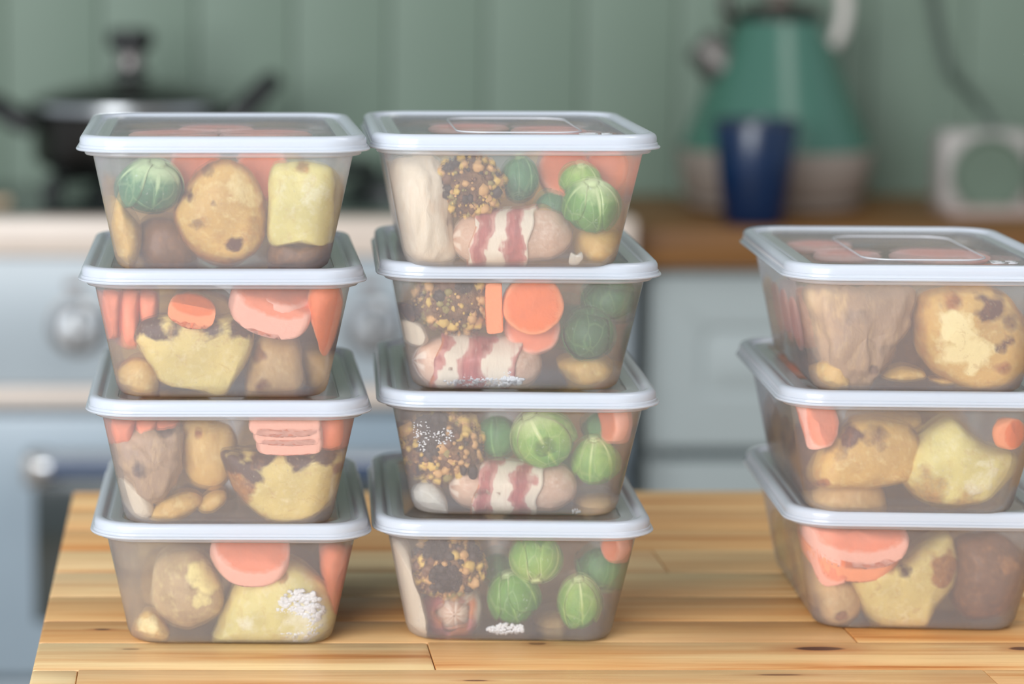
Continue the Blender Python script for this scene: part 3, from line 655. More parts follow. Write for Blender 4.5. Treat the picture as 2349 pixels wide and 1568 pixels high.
def stuffing(nm, px, py, wpx, hpx, off, label, n=70, seed=1, weights=(5, 3, 2, 3, 1), dark=()):
    Y = frontY(nm, px, py)+off+wpx/F/2; C0 = at(px, py, Y); R = wpx/2/F*Y; sz = hpx/wpx
    root = empty('stuffing_ball', C0); tag(root, label+' in '+LBL[nm], 'stuffing', 'crumbly stuffing balls in the centre stack')
    vs0, fs0 = ico(5); vs, cols = [], []; dk = [(at(b[0], b[1], Y-R*.8)-C0, b[2]/F*Y) for b in dark]; so = Vector((seed*4.1, 0, 0))
    def bval(p):
        return max([0]+[sst(1.2, .7, math.hypot(p.x-d.x, p.z-d.z)/r) for d, r in dk]) if p.y < 0 else 0
    for v in vs0:
        p = Vector((v.x, v.y, v.z*sz))*R*(.93+.075*noise.fractal(v*4+so, 1, 2, 4)); pp = clampin(nm, C0+p); vs.append(pp-C0); cols.append((.5+.8*noise.noise(v*3+so), .0, bval(p)))
    o = me_obj('crumbly_core', vs, fs0, POT['stuff'], root); setmask(o.data, cols)
    rn = random.Random(seed)
    def one(dirv, s):
        p = Vector((dirv.x, dirv.y, dirv.z*sz))*R*rn.uniform(.92, 1.0); return clampin(nm, C0+p, s)-C0
    for i in range(n):
        d = Vector((rn.gauss(0, .75), -abs(rn.gauss(0, .8))+.15, rn.gauss(0, .75))).normalized(); s = R*rn.uniform(.08, .185); p = one(d, s*.75)
        k = 4 if bval(p) > .4 else rn.choices(range(5), weights)[0]
        ob = bpy.data.objects.new('crumb', crumb_me[rn.randrange(6)]); sc.collection.objects.link(ob); ob.parent = root; ob.location = p
        ob.scale = (s, s*rn.uniform(.5, .8), s*rn.uniform(.7, 1.1)); ob.rotation_euler = (rn.uniform(-.5, .5), rn.uniform(0, 6), rn.uniform(-.4, .4))
        ob.material_slots[0].link = 'OBJECT'; ob.material_slots[0].material = CR[k]
    vs, fs, ix = [], [], []; v0, f0 = ico(1)
    for i in range(420):
        d = Vector((rn.gauss(0, 1), rn.gauss(0, 1), rn.gauss(0, 1))).normalized(); s = R*rn.uniform(.03, .07); p = one(d, s); b = len(vs)
        k = 4 if bval(p) > .4 else rn.choices(range(5), weights)[0]
        vs += [p+Vector((v.x*s*rn.uniform(.8, 1.2), v.y*s, v.z*s)) for v in v0]; fs += [tuple(b+x for x in f) for f in f0]; ix += [k]*len(f0)
    o = me_obj('fine_crumbs', vs, fs, CR, root, idx=ix); o['kind'] = 'stuff'; return root
def pig(nm, p0, p1, rpx, off, label, seed=1, brad=1.0, t0=.22, t1=.8, slant=.12, dy=0.0, end_on=False):
    """sausage wrapped in a band of bacon; p0, p1 = ends in the photograph"""
    mx, my = (p0[0]+p1[0])/2, (p0[1]+p1[1])/2; Y = frontY(nm, mx, my)+off+rpx/F*1.12
    A, B = at(p0[0], p0[1], Y), at(p1[0], p1[1], Y); B.y += dy; C0 = (A+B)/2; R = rpx/F*Y; L = (B-A).length
    root = empty('sausage_in_bacon', C0); tag(root, label+' in '+LBL[nm], 'sausage', 'bacon wrapped sausages in the centre stack')
    ax = (B-A).normalized(); up = Vector((0, 0, 1)); up = (up-ax*up.dot(ax)).normalized(); sd = ax.cross(up); n = 44; so = Vector((seed*5.5, 0, 0))
    def surf(t, a, k, s=0.0):
        e = R*1.0/L; tt = min(max(t, 0), 1); r = 1.0
        if tt < e: r = math.sqrt(max(1-((e-tt)/e)**2, 0))
        if tt > 1-e: r = math.sqrt(max(1-((tt-1+e)/e)**2, 0))
        p = A+ax*(L*tt)+(up*math.cos(a)+sd*math.sin(a))*R*r*k
        p += (up*math.cos(a)+sd*math.sin(a))*noise.fractal(p*130+so, 1, 2, 3)*.0006
        return p
    vs, fs, cols = [], [], []; rows = 40
    for j in range(rows+1):
        t = .5-.5*math.cos(PI*j/rows)
        for k in range(n):
            a = 2*PI*k/n; vs.append(clampin(nm, surf(t, a, .93))-C0); cols.append((.5*sst(.12, 0, t)+.5*sst(.88, 1, t), .25+.5*(t < .06 and math.sin(a*7) > .3), 0))
    for j in range(rows):
        for k in range(n): fs.append((j*n+k, j*n+(k+1) % n, (j+1)*n+(k+1) % n, (j+1)*n+k))
    o = me_obj('sausage', vs, fs, POT['sausage'], root); setmask(o.data, cols)
    vs, fs, cols = [], [], []; rows = 26
    for j in range(rows*2):
        inner = j >= rows; jj = (2*rows-1-j) if inner else j; u = jj/(rows-1)
        for k in range(n):
            a = 2*PI*k/n; t = t0+(t1-t0)*u+slant*math.cos(a+.6)+.012*math.sin(a*5+seed)
            edge_ = .03*math.exp(-((u-.0)/.05)**2)+.03*math.exp(-((u-1)/.05)**2)
            rad = .90*brad if inner else (1.05*brad+edge_+.035*math.sin(u*9+a*1.0)+.02*math.sin(a*3+u*5))
            vs.append(clampin(nm, surf(t, a, rad))-C0)
            pp_ = surf(t, a, 1); s = .5+.5*math.sin((u+.13*noise.fractal(pp_*95+so, 1, 2, 4))*2*PI*1.7+seed*1.3+.6*math.sin(a)); s += .22*noise.fractal(pp_*260+so, 1, 2, 3); cols.append((sst(.6, .1, s)*.8, sst(.35, .85, s), .75*math.exp(-((u-.01)/.035)**2)*(math.sin(a*4+seed) > -.2)))
    J = rows*2
    for j in range(J):
        for k in range(n): fs.append((j*n+k, j*n+(k+1) % n, ((j+1) % J)*n+(k+1) % n, ((j+1) % J)*n+k))
    o = me_obj('bacon', vs, fs, POT['bacon'], root); setmask(o.data, cols); return root
def ice(nm, px, py, rpx, n, label, seed=1, off=.0, fl=1.0, sx=1.0, sc=1.0):
    rn = random.Random(seed); vs, fs = [], []; v0, f0 = ico(1)
    for i in range(n):
        a, r = rn.uniform(0, 2*PI), rpx*math.sqrt(rn.random()); x, y = px+r*math.cos(a)*sx, py+r*math.sin(a)*fl; s = rn.uniform(.0003, .0007)*sc*(rpx/14)**.5
        Y = frontY(nm, x, y)+off+s; c = clampin(nm, at(x, y, Y)); b = len(vs)
        vs += [clampin(nm, c+Vector((v.x*s*rn.uniform(.8, 1.8), v.y*s, v.z*s))) for v in v0]; fs += [tuple(b+q for q in f) for f in f0]
    c = sum(vs, Vector())/len(vs); o = me_obj('ice_crystals', [v-c for v in vs], fs, M['ice']); o.location = c; tag(o, label+' in '+LBL[nm], 'ice', kind='stuff')
def lump(nm, name, lc, rad, m, label, cat, group=None, seed=0, mask=(.3, 0, 0)):
    """rounded piece placed in the container's own frame"""
    c = CON[nm]; C0 = c['e'].matrix_basis @ Vector(lc); v0, f0 = ico(4); so = Vector((seed*2.9, 0, 0)); vs, cols = [], []
    for v in v0:
        k = 1+.16*noise.fractal(v*1.6+so, 1, 2, 4); p = Vector((v.x*rad[0], v.y*rad[1], v.z*rad[2]))*k
        vs.append(C0+p); cols.append((mask[0]+.6*max(0, noise.noise(v*1.8+so)), max(0, mask[1]+.5*noise.noise(v*2.3-so)), max(0, .9*noise.noise(v*1.5-so*2)-.1)))
    o = finish(nm, name, vs, f0, m, cols); tag(o, label+' in '+LBL[nm], cat, group); return o
# ------------------------------------------------------------------ food. outlines are points of the front silhouette in the photograph's pixels
F1 = .0003
# ---- L1
sprout('L1', 348, 425, 148, 132, F1, 'teal', 'frosty green sprout with a pale top, at left', axis=(.25, -.5, 1), seed=2, leaves=4, pale=1.0)
potato('L1', [(470, 372), (530, 358), (585, 400), (612, 470), (600, 560), (540, 600), (470, 590), (415, 545), (398, 485), (425, 430)], F1, .030, 'golden', 'large golden wedge with brown edge spots, centre', seed=1, edge=.75,
       blobs=[(490, 457, 18, 2, .8), (478, 385, 20, 2, .6), (430, 440, 18, 2, .7), (452, 512, 22, 2, .55), (535, 552, 20, 2, .85), (560, 430, 50, 1, .45), (490, 500, 60, 0, .35), (585, 520, 40, 0, .5)])
potato('L1', [(622, 378), (660, 366), (720, 370), (764, 385), (764, 460), (760, 540), (745, 556), (680, 552), (620, 552), (618, 460)], F1, .026, 'pale', 'pale yellow square-cut chunk at right', seed=2, edge=.35, nf=5,
       blobs=[(700, 450, 55, 1, .4), (690, 372, 26, 0, .8), (660, 365, 20, 2, .4)])
potato('L1', [(622, 548), (690, 556), (752, 548), (750, 600), (690, 606), (620, 602)], .002, .024, 'brown', 'brown crusty piece below the square chunk', seed=3, edge=.4)
potato('L1', [(272, 440), (300, 470), (326, 520), (318, 590), (280, 600), (258, 540)], .004, .030, 'golden', 'narrow golden piece at the left wall', seed=4, edge=.3)
potato('L1', [(330, 500), (400, 490), (450, 545), (440, 602), (360, 604), (320, 560)], .010, .03, 'brown', 'dark brown piece below the sprout', seed=5, edge=.3)
carrot('L1', 450, 385, 62, .030, .006, (.1, -1, .1), 'frosted', 'pink frosted slice behind the golden wedge')
carrot('L1', 600, 395, 66, .034, .006, (-.2, -1, .2), 'frosted', 'pink frosted slice between the wedge and chunk')
potato('L1', [(640, 400), (760, 400), (770, 560), (640, 580)], .055, .035, 'tan', 'tan piece at the back right', seed=6)
potato('L1', [(290, 400), (450, 410), (460, 560), (300, 580)], .062, .035, 'tan', 'tan piece at the back left', seed=7)
# ---- L2
potato('L2', [(305, 765), (330, 728), (400, 715), (480, 722), (560, 720), (582, 752), (575, 800), (550, 850), (512, 896), (470, 892), (380, 872), (345, 830), (318, 790)], F1, .026, 'yellow', 'large flat-cut yellow wedge with a dark top edge', seed=11, edge=.42, nf=5,
       blobs=[(345, 738, 40, 2, 1.0), (400, 742, 26, 2, .6), (485, 738, 34, 2, .7), (555, 733, 34, 2, .85), (310, 762, 16, 2, .7), (440, 755, 90, 0, .35), (450, 845, 70, 1, .3), (480, 800, 28, 0, .3)])
carrot('L2', 440, 714, 54, .0015, .0065, (.22, -.6, 1), 'bright', 'small orange slice lying on the flat-cut potato', ell=1.0)
carrot('L2', 622, 700, 98, .008, .011, (.30, -.62, .95), 'frosted', 'large tilted pink slice with a bright orange rim', ell=.95)
carrot('L2', 640, 676, 84, .016, .010, (.2, -.5, 1), 'frosted', 'slice stacked on the large tilted one')
pl = pillow('L2', 'carrot_slice', [(712, 655), (745, 650), (776, 660), (784, 710), (780, 770), (764, 812), (742, 812), (722, 770), (706, 700)], F1, .012, CAR['bright'], edge=.7, seed=12, nf=3)
tag(pl, 'tall orange slice standing on edge at right in the second left container', 'carrot', 'frozen carrot slices')
for i, (x0, x1, y0, y1) in enumerate(((238, 282, 655, 775), (278, 322, 656, 790), (316, 366, 658, 745))):
    pl = pillow('L2', 'carrot_slice', [(x0, y0+10), (x0+12, y0), (x1-10, y0), (x1, y0+12), (x1, (y0+y1)/2), (x1-4, y1-8), (x1-14, y1), (x0+16, y1), (x0+6, y1-16), (x0, (y0+y1)/2)], .006+.003*i, .025, CAR['frosted'], edge=.5, seed=13+i, nf=3)
    tag(pl, ['outermost upright pink slice at the left wall', 'middle upright pink slice at the left wall', 'upright pink slice nearest the potato'][i]+' in the second left container', 'carrot', 'frozen carrot slices')
potato('L2', [(392, 690), (420, 662), (470, 655), (520, 672), (540, 712), (480, 730), (400, 728)], .012, .03, 'tan', 'brown-edged piece behind the small carrot slice', seed=16, edge=.7)
potato('L2', [(588, 770), (620, 756), (680, 770), (694, 830), (686, 885), (600, 896), (560, 890), (572, 830)], .006, .03, 'tan', 'tan wedge right of the flat-cut potato', seed=17, edge=.5, blobs=[(588, 800, 24, 0, .9), (600, 870, 20, 0, .8), (640, 830, 34, 1, .3)])
potato('L2', [(272, 838), (310, 812), (350, 820), (372, 860), (360, 895), (300, 900), (270, 876)], .004, .024, 'golden', 'small golden-brown piece at lower left', seed=18, edge=.7)
potato('L2', [(690, 790), (750, 800), (760, 880), (700, 890)], .02, .03, 'tan', 'tan piece at lower right', seed=19)
potato('L2', [(300, 700), (520, 690), (520, 860), (300, 860)], .065, .04, 'tan', 'tan piece at the back left', seed=20)
potato('L2', [(540, 700), (730, 690), (730, 860), (540, 860)], .07, .04, 'brown', 'brown piece at the back right', seed=21)
# ---- L3
piece('L3', 'parsnip_chunk', [(276, 1000), (330, 975), (395, 968), (420, 990), (412, 1050), (398, 1110), (360, 1150), (318, 1130), (285, 1075)], F1, .026, 'taupe', 'wrinkled taupe chunk with dark patches at left', 'parsnip', seed=31, edge=.3, amp=.0022, nscale=120,
      blobs=[(385, 978, 26, 2, .6), (335, 1060, 34, 2, .6), (300, 1030, 30, 0, .5), (370, 1120, 30, 1, .2)])
piece('L3', 'parsnip_chunk', [(284, 1090), (320, 1105), (350, 1140), (352, 1175), (320, 1184), (296, 1150)], .001, .02, 'cream', 'pale green-white nub at lower left', 'parsnip', seed=32, edge=.1)
potato('L3', [(420, 965), (470, 948), (525, 965), (545, 1010), (530, 1075), (490, 1110), (435, 1095), (412, 1030)], .012, .03, 'golden', 'yellow rounded piece at centre back', seed=33, edge=.4, blobs=[(455, 975, 12, 0, .9), (480, 1040, 40, 1, .1)])
potato('L3', [(508, 1028), (560, 1022), (680, 1020), (765, 1018), (786, 1050), (770, 1110), (735, 1165), (690, 1186), (610, 1184), (565, 1150), (528, 1090)], F1, .030, 'yellow', 'big flat-topped yellow wedge with a dark crust, right', seed=34, edge=.42, nf=3.6,
       blobs=[(530, 1040, 34, 2, .9), (600, 1028, 34, 2, .9), (575, 1072, 34, 2, 1.0), (680, 1022, 40, 2, .8), (750, 1022, 36, 2, .8), (548, 1095, 50, 0, .9), (640, 1130, 50, 1, .35), (775, 1060, 20, 0, .8)])
carrot('L3', 654, 968, 84, .004, .0075, (0, -.16, 1), 'frosted', 'top slice of the frosty carrot stack')
carrot('L3', 660, 992, 80, .0045, .0065, (.02, -.14, 1), 'frosted', 'middle slice of the frosty carrot stack')
carrot('L3', 664, 1013, 76, .006, .0065, (-.02, -.14, 1), 'frosted', 'lowest slice of the frosty carrot stack')
pl = pillow('L3', 'carrot_slice', [(726, 955), (776, 952), (782, 990), (776, 1018), (730, 1018)], .008, .02, CAR['deep'], edge=.3, seed=35, nf=4)
tag(pl, 'upright orange slice right of the frosty stack in the third left container', 'carrot', 'frozen carrot slices')
for i, (x0, x1) in enumerate(((258, 312), (310, 360), (356, 412))):
    pl = pillow('L3', 'carrot_slice', [(x0, 960), (x0+6, 950), (x1-6, 950), (x1, 962), (x1-2, 1000), (x1-12, 1008), (x0+12, 1010), (x0+2, 990)], .006+.002*i, .03, CAR['frosted'], edge=.4, seed=36+i, nf=3)
    tag(pl, ['leftmost pink slice above the wrinkled chunk', 'middle pink slice above the wrinkled chunk', 'rightmost pink slice above the wrinkled chunk'][i]+' in the third left container', 'carrot', 'frozen carrot slices')
potato('L3', [(338, 1166), (375, 1135), (430, 1120), (462, 1140), (440, 1165), (400, 1182), (350, 1184)], .003, .02, 'golden', 'flat tan sliver at the bottom', seed=40, edge=.4)
potato('L3', [(452, 1150), (480, 1122), (515, 1118), (518, 1140), (490, 1165), (462, 1168)], .006, .018, 'golden', 'small tan piece at bottom centre', seed=41, edge=.4)
potato('L3', [(420, 1080), (520, 1080), (540, 1140), (430, 1140)], .045, .03, 'brown', 'brown piece at the back', seed=42)
potato('L3', [(560, 960), (740, 960), (740, 1130), (560, 1130)], .07, .04, 'tan', 'tan piece at the back right', seed=43)
# ---- L4
potato('L4', [(352, 1300), (380, 1258), (440, 1248), (480, 1270), (505, 1320), (514, 1370), (495, 1405), (440, 1428), (385, 1415), (350, 1370)], .003, .034, 'skin', 'skin-on potato with a pale cut facet, left', seed=51, edge=.3,
       blobs=[(455, 1290, 34, 1, .9), (485, 1318, 28, 1, .85), (452, 1355, 24, 1, .7), (470, 1357, 18, 1, .7), (400, 1400, 60, 0, .4), (428, 1335, 24, 0, .6)])
potato('L4', [(312, 1448), (322, 1405), (342, 1392), (368, 1408), (392, 1450), (360, 1464), (318, 1462)], .001, .018, 'golden', 'small triangular golden nub at lower left', seed=52, edge=.5, blobs=[(338, 1420, 26, 1, .6)])
potato('L4', [(495, 1470), (500, 1420), (525, 1350), (570, 1300), (625, 1272), (690, 1285), (740, 1325), (764, 1390), (762, 1450), (730, 1474), (600, 1478)], F1, .036, 'pale', 'big pale potato with an icy white face, right', seed=53, edge=.45, nf=3,
       blobs=[(645, 1302, 16, 0, .9), (590, 1340, 60, 0, .2), (560, 1415, 26, 1, .7), (700, 1400, 60, 1, .75), (690, 1450, 60, 1, .6), (720, 1340, 30, 0, .5)])
ice('L4', 690, 1410, 62, 230, 'white ice streaks on the big pale potato', 5, .0, 1.0, .9)
carrot('L4', 575, 1262, 92, .010, .009, (.1, -.75, .7), 'frosted', 'frosty pink slice at centre top')
carrot('L4', 585, 1290, 60, .016, .008, (-.1, -.8, .5), 'frosted', 'smaller slice below the frosty pink one')
pl = pillow('L4', 'carrot_slice', [(735, 1245), (785, 1240), (795, 1290), (785, 1380), (765, 1400), (740, 1340)], .006, .026, CAR['frosted'], edge=.3, seed=54)
tag(pl, 'pink slice standing against the right wall in the bottom left container', 'carrot', 'frozen carrot slices')
potato('L4', [(340, 1270), (480, 1265), (490, 1420), (340, 1430)], .065, .04, 'tan', 'tan piece at the back left', seed=55)
potato('L4', [(530, 1280), (720, 1270), (730, 1420), (530, 1440)], .075, .04, 'brown', 'brown piece at the back right', seed=56)
# ---- C1
stuffing('C1', 1076, 422, 160, 148, .0022, 'round crumbly golden-flecked ball', 115, 3, (4, 4, 4, 3, 1), dark=[(1000, 440, 34), (1030, 372, 22)])
piece('C1', 'parsnip_chunk', [(905, 370), (950, 352), (1000, 360), (1030, 420), (1036, 520), (1040, 590), (960, 600), (915, 560), (895, 460)], .003, .034, 'cream', 'broad pale fibrous chunk at left', 'parsnip', seed=61, edge=.2, amp=.002, nscale=130, aniso=(1, 1, .25), blobs=[(1000, 470, 50, 0, .5), (1030, 500, 22, 2, .5)])
pig('C1', (1035, 545), (1312, 530), 62, F1, 'pale sausage with a broad fatty bacon band, at front', 2, 1.0, .18, .66, .06)
sprout('C1', 1352, 468, 124, 130, F1, 'mid', 'bright green sprout with a white top, at right', axis=(.0, -.55, 1), seed=5, leaves=4, pale=.8)
sprout('C1', 1190, 408, 92, 110, .012, 'teal', 'dull green sprout beside the crumbly ball', axis=(0, 0, 1), seed=6, leaves=3, pale=.2)
sprout('C1', 1328, 408, 96, 84, .016, 'light', 'pale green sprout behind the bright one', axis=(0, -.4, 1), seed=7, leaves=3)
sprout('C1', 1262, 470, 80, 84, .020, 'teal', 'small dull sprout above the bacon', axis=(.4, 0, 1), seed=8, leaves=3, pale=.2)
carrot('C1', 1290, 385, 62, .034, .007, (.1, -1, .2), 'deep', 'orange slice at the back centre')
carrot('C1', 1385, 388, 56, .036, .007, (-.3, -1, .1), 'deep', 'orange slice at the back right')
potato('C1', [(1320, 530), (1370, 515), (1415, 530), (1420, 590), (1370, 598), (1325, 590)], .006, .03, 'golden', 'golden piece below the bright sprout', seed=62, edge=.3)
potato('C1', [(1210, 480), (1245, 462), (1268, 480), (1262, 520), (1220, 520)], .016, .02, 'golden', 'small orange-brown corner above the bacon', seed=63, edge=.8)
piece('C1', 'white_crumb', [(1306, 590), (1310, 578), (1322, 582), (1334, 576), (1338, 590), (1324, 602), (1308, 602)], F1, .004, 'white', 'small white crumb at the lower right', 'crumb', seed=64, edge=0, ring=36, rows=12)
potato('C1', [(1000, 400), (1180, 400), (1180, 560), (1000, 560)], .075, .04, 'tan', 'tan piece at the back', seed=65)
# ---- C2
stuffing('C2', 1042, 680, 180, 165, .0022, 'crumbly herb ball with yellow flecks', 115, 5, (4, 3, 4, 5, 2), dark=[(1065, 650, 22), (1010, 675, 14)])
piece('C2', 'parsnip_chunk', [(914, 700), (935, 688), (952, 700), (950, 735), (925, 725)], .002, .02, 'brown', 'small dark piece at the left wall', 'parsnip', seed=71, edge=.2, blobs=[(932, 708, 30, 2, .9)])
piece('C2', 'parsnip_chunk', [(916, 745), (940, 726), (970, 735), (986, 770), (970, 790), (935, 780)], .001, .022, 'cream', 'small cream nub at the left wall', 'parsnip', seed=72, edge=.15)
carrot('C2', 1134, 705, 60, .0008, .0068, (1, -.10, .05), 'bright', 'thin orange slice standing edge-on', ell=1.05)
carrot('C2', 1222, 698, 70, .0008+.004, .0065, (0, -1, .10), 'bright', 'large round orange slice facing the front')
carrot('C2', 1220, 748, 64, .013, .0065, (0, -1, .22), 'frosted', 'frosty slice half hidden below the large round one')
sprout('C2', 1348, 763, 118, 122, F1, 'dark', 'round dark green sprout at front right', axis=(.2, 1, .3), seed=11, leaves=5, pale=.4)
sprout('C2', 1395, 680, 130, 104, .010, 'dark', 'dark green sprout at upper right', axis=(0, 1, .5), seed=12, leaves=4, pale=.2)
pig('C2', (955, 822), (1242, 832), 62, F1, 'broad sausage with pink and white bacon, at front', 4, 1.0, .16, .80, .05)
potato('C2', [(1275, 830), (1310, 808), (1370, 806), (1405, 835), (1385, 868), (1320, 876)], .005, .03, 'golden', 'golden piece below the round sprout', seed=73, edge=.3)
ice('C2', 1110, 872, 46, 160, 'frost specks on the bacon', 7, .0, .28, 2.0)
ice('C2', 1166, 853, 12, 10, 'single ice lump on the bacon', 8)
potato('C2', [(980, 700), (1200, 700), (1200, 850), (980, 850)], .075, .04, 'tan', 'tan piece at the back left', seed=74)
sprout('C2', 1300, 720, 110, 110, .060, 'dark', 'sprout deep at the back', seed=13, leaves=3)
# ---- C3
stuffing('C3', 1015, 1018, 196, 170, .0022, 'large crumbly ball with dark fruit patches', 115, 7, (6, 4, 2, 4, 1), dark=[(995, 975, 34), (985, 1020, 26)])
piece('C3', 'parsnip_chunk', [(952, 1120), (975, 1098), (1005, 1108), (1024, 1150), (1020, 1178), (985, 1184), (958, 1160)], F1, .018, 'white', 'white knobbly nub at lower left', 'parsnip', seed=81, edge=.1)
for i, (x, y) in enumerate(((944, 1077), (1062, 1078), (1084, 1080))):
    piece('C3', 'raisin', [(x-7, y-10), (x+3, y-13), (x+8, y), (x+4, y+13), (x-5, y+10)], F1, .004, 'brown', ['dark red raisin near the left wall', 'dark raisin left of its twin below the crumbly ball', 'dark raisin right of its twin below the crumbly ball'][i], 'raisin', 'raisins by the large crumbly ball', seed=82+i, ring=30, rows=12, blobs=[(x, y, 30, 2, .7)])
sprout('C3', 1246, 1000, 150, 142, F1, 'light', 'large bright green sprout at top centre', axis=(-.6, -.3, 1), seed=15, leaves=5, pale=.8)
sprout('C3', 1140, 992, 104, 110, .014, 'dark', 'dull green sprout behind the large bright one', seed=16, leaves=3, pale=.3)
sprout('C3', 1360, 1052, 104, 116, .006, 'light', 'yellow-green sprout at lower right', axis=(0, -.2, 1), seed=17, leaves=4, pale=.6)
sprout('C3', 1375, 972, 90, 84, .018, 'dark', 'dark sprout at upper right', seed=18, leaves=3, pale=.2)
pig('C3', (1030, 1110), (1322, 1110), 58, F1, 'sausage with clear red and white bacon stripes', 7, 1.0, .22, .72, .05)
carrot('C3', 1405, 965, 46, .016, .007, (-1, -.4, 0), 'deep', 'orange slice at the right wall')
potato('C3', [(1320, 1130), (1400, 1120), (1400, 1175), (1330, 1178)], .012, .03, 'tan', 'tan piece at lower right', seed=85)
ice('C3', 962, 998, 32, 60, 'left patch of tiny droplets by the crumbly ball', 9, 0, 1.2, .8, sc=.42)
ice('C3', 1018, 1000, 24, 50, 'right patch of tiny droplets by the crumbly ball', 10, 0, .8, 1, sc=.5)
ice('C3', 1322, 1171, 9, 8, 'single ice chip at the bottom', 11)
potato('C3', [(960, 980), (1180, 980), (1180, 1140), (960, 1140)], .075, .04, 'tan', 'tan piece at the back left', seed=86)
sprout('C3', 1270, 1040, 110, 100, .060, 'dark', 'sprout deep at the back', seed=19, leaves=3)
# ---- C4
piece('C4', 'roast_parsnip', [(896, 1240), (920, 1228), (940, 1250), (950, 1310), (975, 1380), (980, 1440), (958, 1462), (930, 1430), (905, 1340)], .001, .026, 'cream', 'long pale tapering parsnip along the left wall', 'parsnip', seed=91, edge=.35)
stuffing('C4', 1030, 1290, 172, 150, .0022, 'crumbly orange-brown ball with charred patches', 115, 9, (7, 4, 1, 4, 2), dark=[(1000, 1255, 34), (1025, 1325, 38), (1100, 1262, 26), (950, 1262, 18)])
pig('C4', (1042, 1404), (1046, 1398), 50, .004, 'sausage seen end on inside a bacon ring', 9, 1.36, .04, .8, 0, dy=.052)
sprout('C4', 1228, 1276, 122, 112, .002, 'light', 'bright sprout at top centre', axis=(0, -.4, -1), seed=21, leaves=5, pale=.5)
sprout('C4', 1178, 1366, 122, 130, .002, 'mid', 'green sprout left of centre, lower row', axis=(-.3, -.2, 1), seed=22, leaves=5, pale=.4)
sprout('C4', 1327, 1378, 100, 132, .001, 'light', 'narrow yellow-green sprout at lower right', axis=(-.1, -.3, 1), seed=23, leaves=5, pale=.6)
sprout('C4', 1372, 1290, 110, 110, .016, 'dark', 'dull dark sprout at upper right', seed=24, leaves=3, pale=.2)
sprout('C4', 1140, 1290, 80, 90, .03, 'dark', 'dull dark sprout beside the charred ball', seed=25, leaves=3, pale=.2)
carrot('C4', 1410, 1250, 34, .014, .007, (-1, -.6, 0), 'deep', 'orange slice at the right wall')
ice('C4', 1160, 1440, 26, 90, 'cluster of ice chunks at the bottom', 12, 0, .5, 1.7)
potato('C4', [(1230, 1400), (1290, 1390), (1290, 1450), (1230, 1450)], .02, .03, 'tan', 'tan piece between the lower sprouts', seed=92)
potato('C4', [(960, 1270), (1180, 1270), (1180, 1420), (960, 1420)], .08, .035, 'tan', 'tan piece at the back', seed=93)
# ---- R1
piece('R1', 'parsnip_chunk', [(1852, 660), (1960, 648), (2085, 652), (2075, 720), (2040, 790), (2010, 850), (1975, 886), (1930, 870), (1890, 820), (1865, 740)], .001, .03, 'taupe', 'shaggy brown-grey chunk with fibrous streaks', 'parsnip', seed=101, edge=.2, amp=.0034, nscale=150, aniso=(1, 1, .3),
      blobs=[(1950, 720, 40, 2, .5), (2010, 790, 30, 2, .5), (1880, 690, 60, 1, .5), (1870, 740, 40, 1, .5), (1990, 840, 16, 0, 1.0)])
potato('R1', [(2100, 690), (2130, 656), (2200, 648), (2280, 655), (2325, 700), (2343, 770), (2335, 850), (2270, 886), (2190, 880), (2125, 835), (2098, 770)], F1, .036, 'golden', 'large browned potato with a white cut face', seed=102, edge=.55, nf=3,
       blobs=[(2165, 740, 44, 1, 1.0), (2200, 790, 52, 1, 1.0), (2150, 795, 30, 1, .9), (2250, 690, 42, 2, .85), (2290, 720, 30, 2, .5), (2278, 778, 26, 2, .8), (2270, 830, 22, 0, .8), (2160, 675, 30, 0, .8)])
potato('R1', [(1880, 835), (1910, 822), (1940, 850), (1945, 880), (1905, 884), (1882, 865)], .002, .02, 'golden', 'small golden nub at lower left', seed=103, edge=.4)
potato('R1', [(2020, 858), (2060, 836), (2110, 840), (2118, 858), (2060, 868)], .004, .02, 'golden', 'flat golden chip at bottom centre', seed=104, edge=.4)
potato('R1', [(2130, 866), (2160, 862), (2190, 872), (2160, 878)], .003, .012, 'golden', 'tiny golden crumb beside the white-faced potato', seed=105, edge=.6, ring=40, rows=16)
for i in range(3):
    c = CON['R1']; yy = (.0, .025, .05)[i]
    q = c['e'].matrix_basis @ Vector((-.042, -.03+yy, .026)); _x = q
    Yf = frontY('R1', 1900, 760)
    d = q-Vector((0, 0, CZ)); dn = d.y; pxx = PX0+F*d.x/(d.y*cp-d.z*sp); pyy = H/2-F*(d.y*sp+d.z*cp)/(d.y*cp-d.z*sp)
    carrot('R1', pxx, pyy, 62, q.y-frontY('R1', pxx, pyy), .007, (1, -.1, .15), 'deep', ['front', 'middle', 'rearmost'][i]+' pink slice leaning on the left wall')
potato('R1', [(2000, 690), (2120, 690), (2120, 850), (2000, 850)], .05, .05, 'brown', 'brown piece at the back centre', seed=106)
# ---- R2
potato('R2', [(1870, 1090), (1880, 1040), (1920, 980), (1960, 950), (2050, 955), (2095, 985), (2100, 1040), (2080, 1090), (2000, 1108), (1900, 1112)], .001, .03, 'golden', 'tan wedge with a dark brown ridge, left', seed=111, edge=.4, nf=3,
       blobs=[(1935, 985, 32, 2, .8), (1905, 1020, 30, 2, .6), (1985, 985, 40, 2, .55), (2085, 980, 30, 2, .5), (1880, 1098, 14, 0, .9)])
potato('R2', [(2062, 1090), (2075, 1030), (2120, 975), (2165, 946), (2210, 975), (2260, 1010), (2312, 1030), (2305, 1080), (2260, 1130), (2190, 1152), (2110, 1140)], F1, .034, 'pale', 'big pale yellow wedge at right', seed=112, edge=.4, nf=3,
       blobs=[(2230, 1080, 50, 1, .6), (2110, 1110, 60, 0, .7), (2200, 1150, 60, 0, .6), (2240, 985, 18, 0, .8), (2190, 955, 16, 2, .5)])
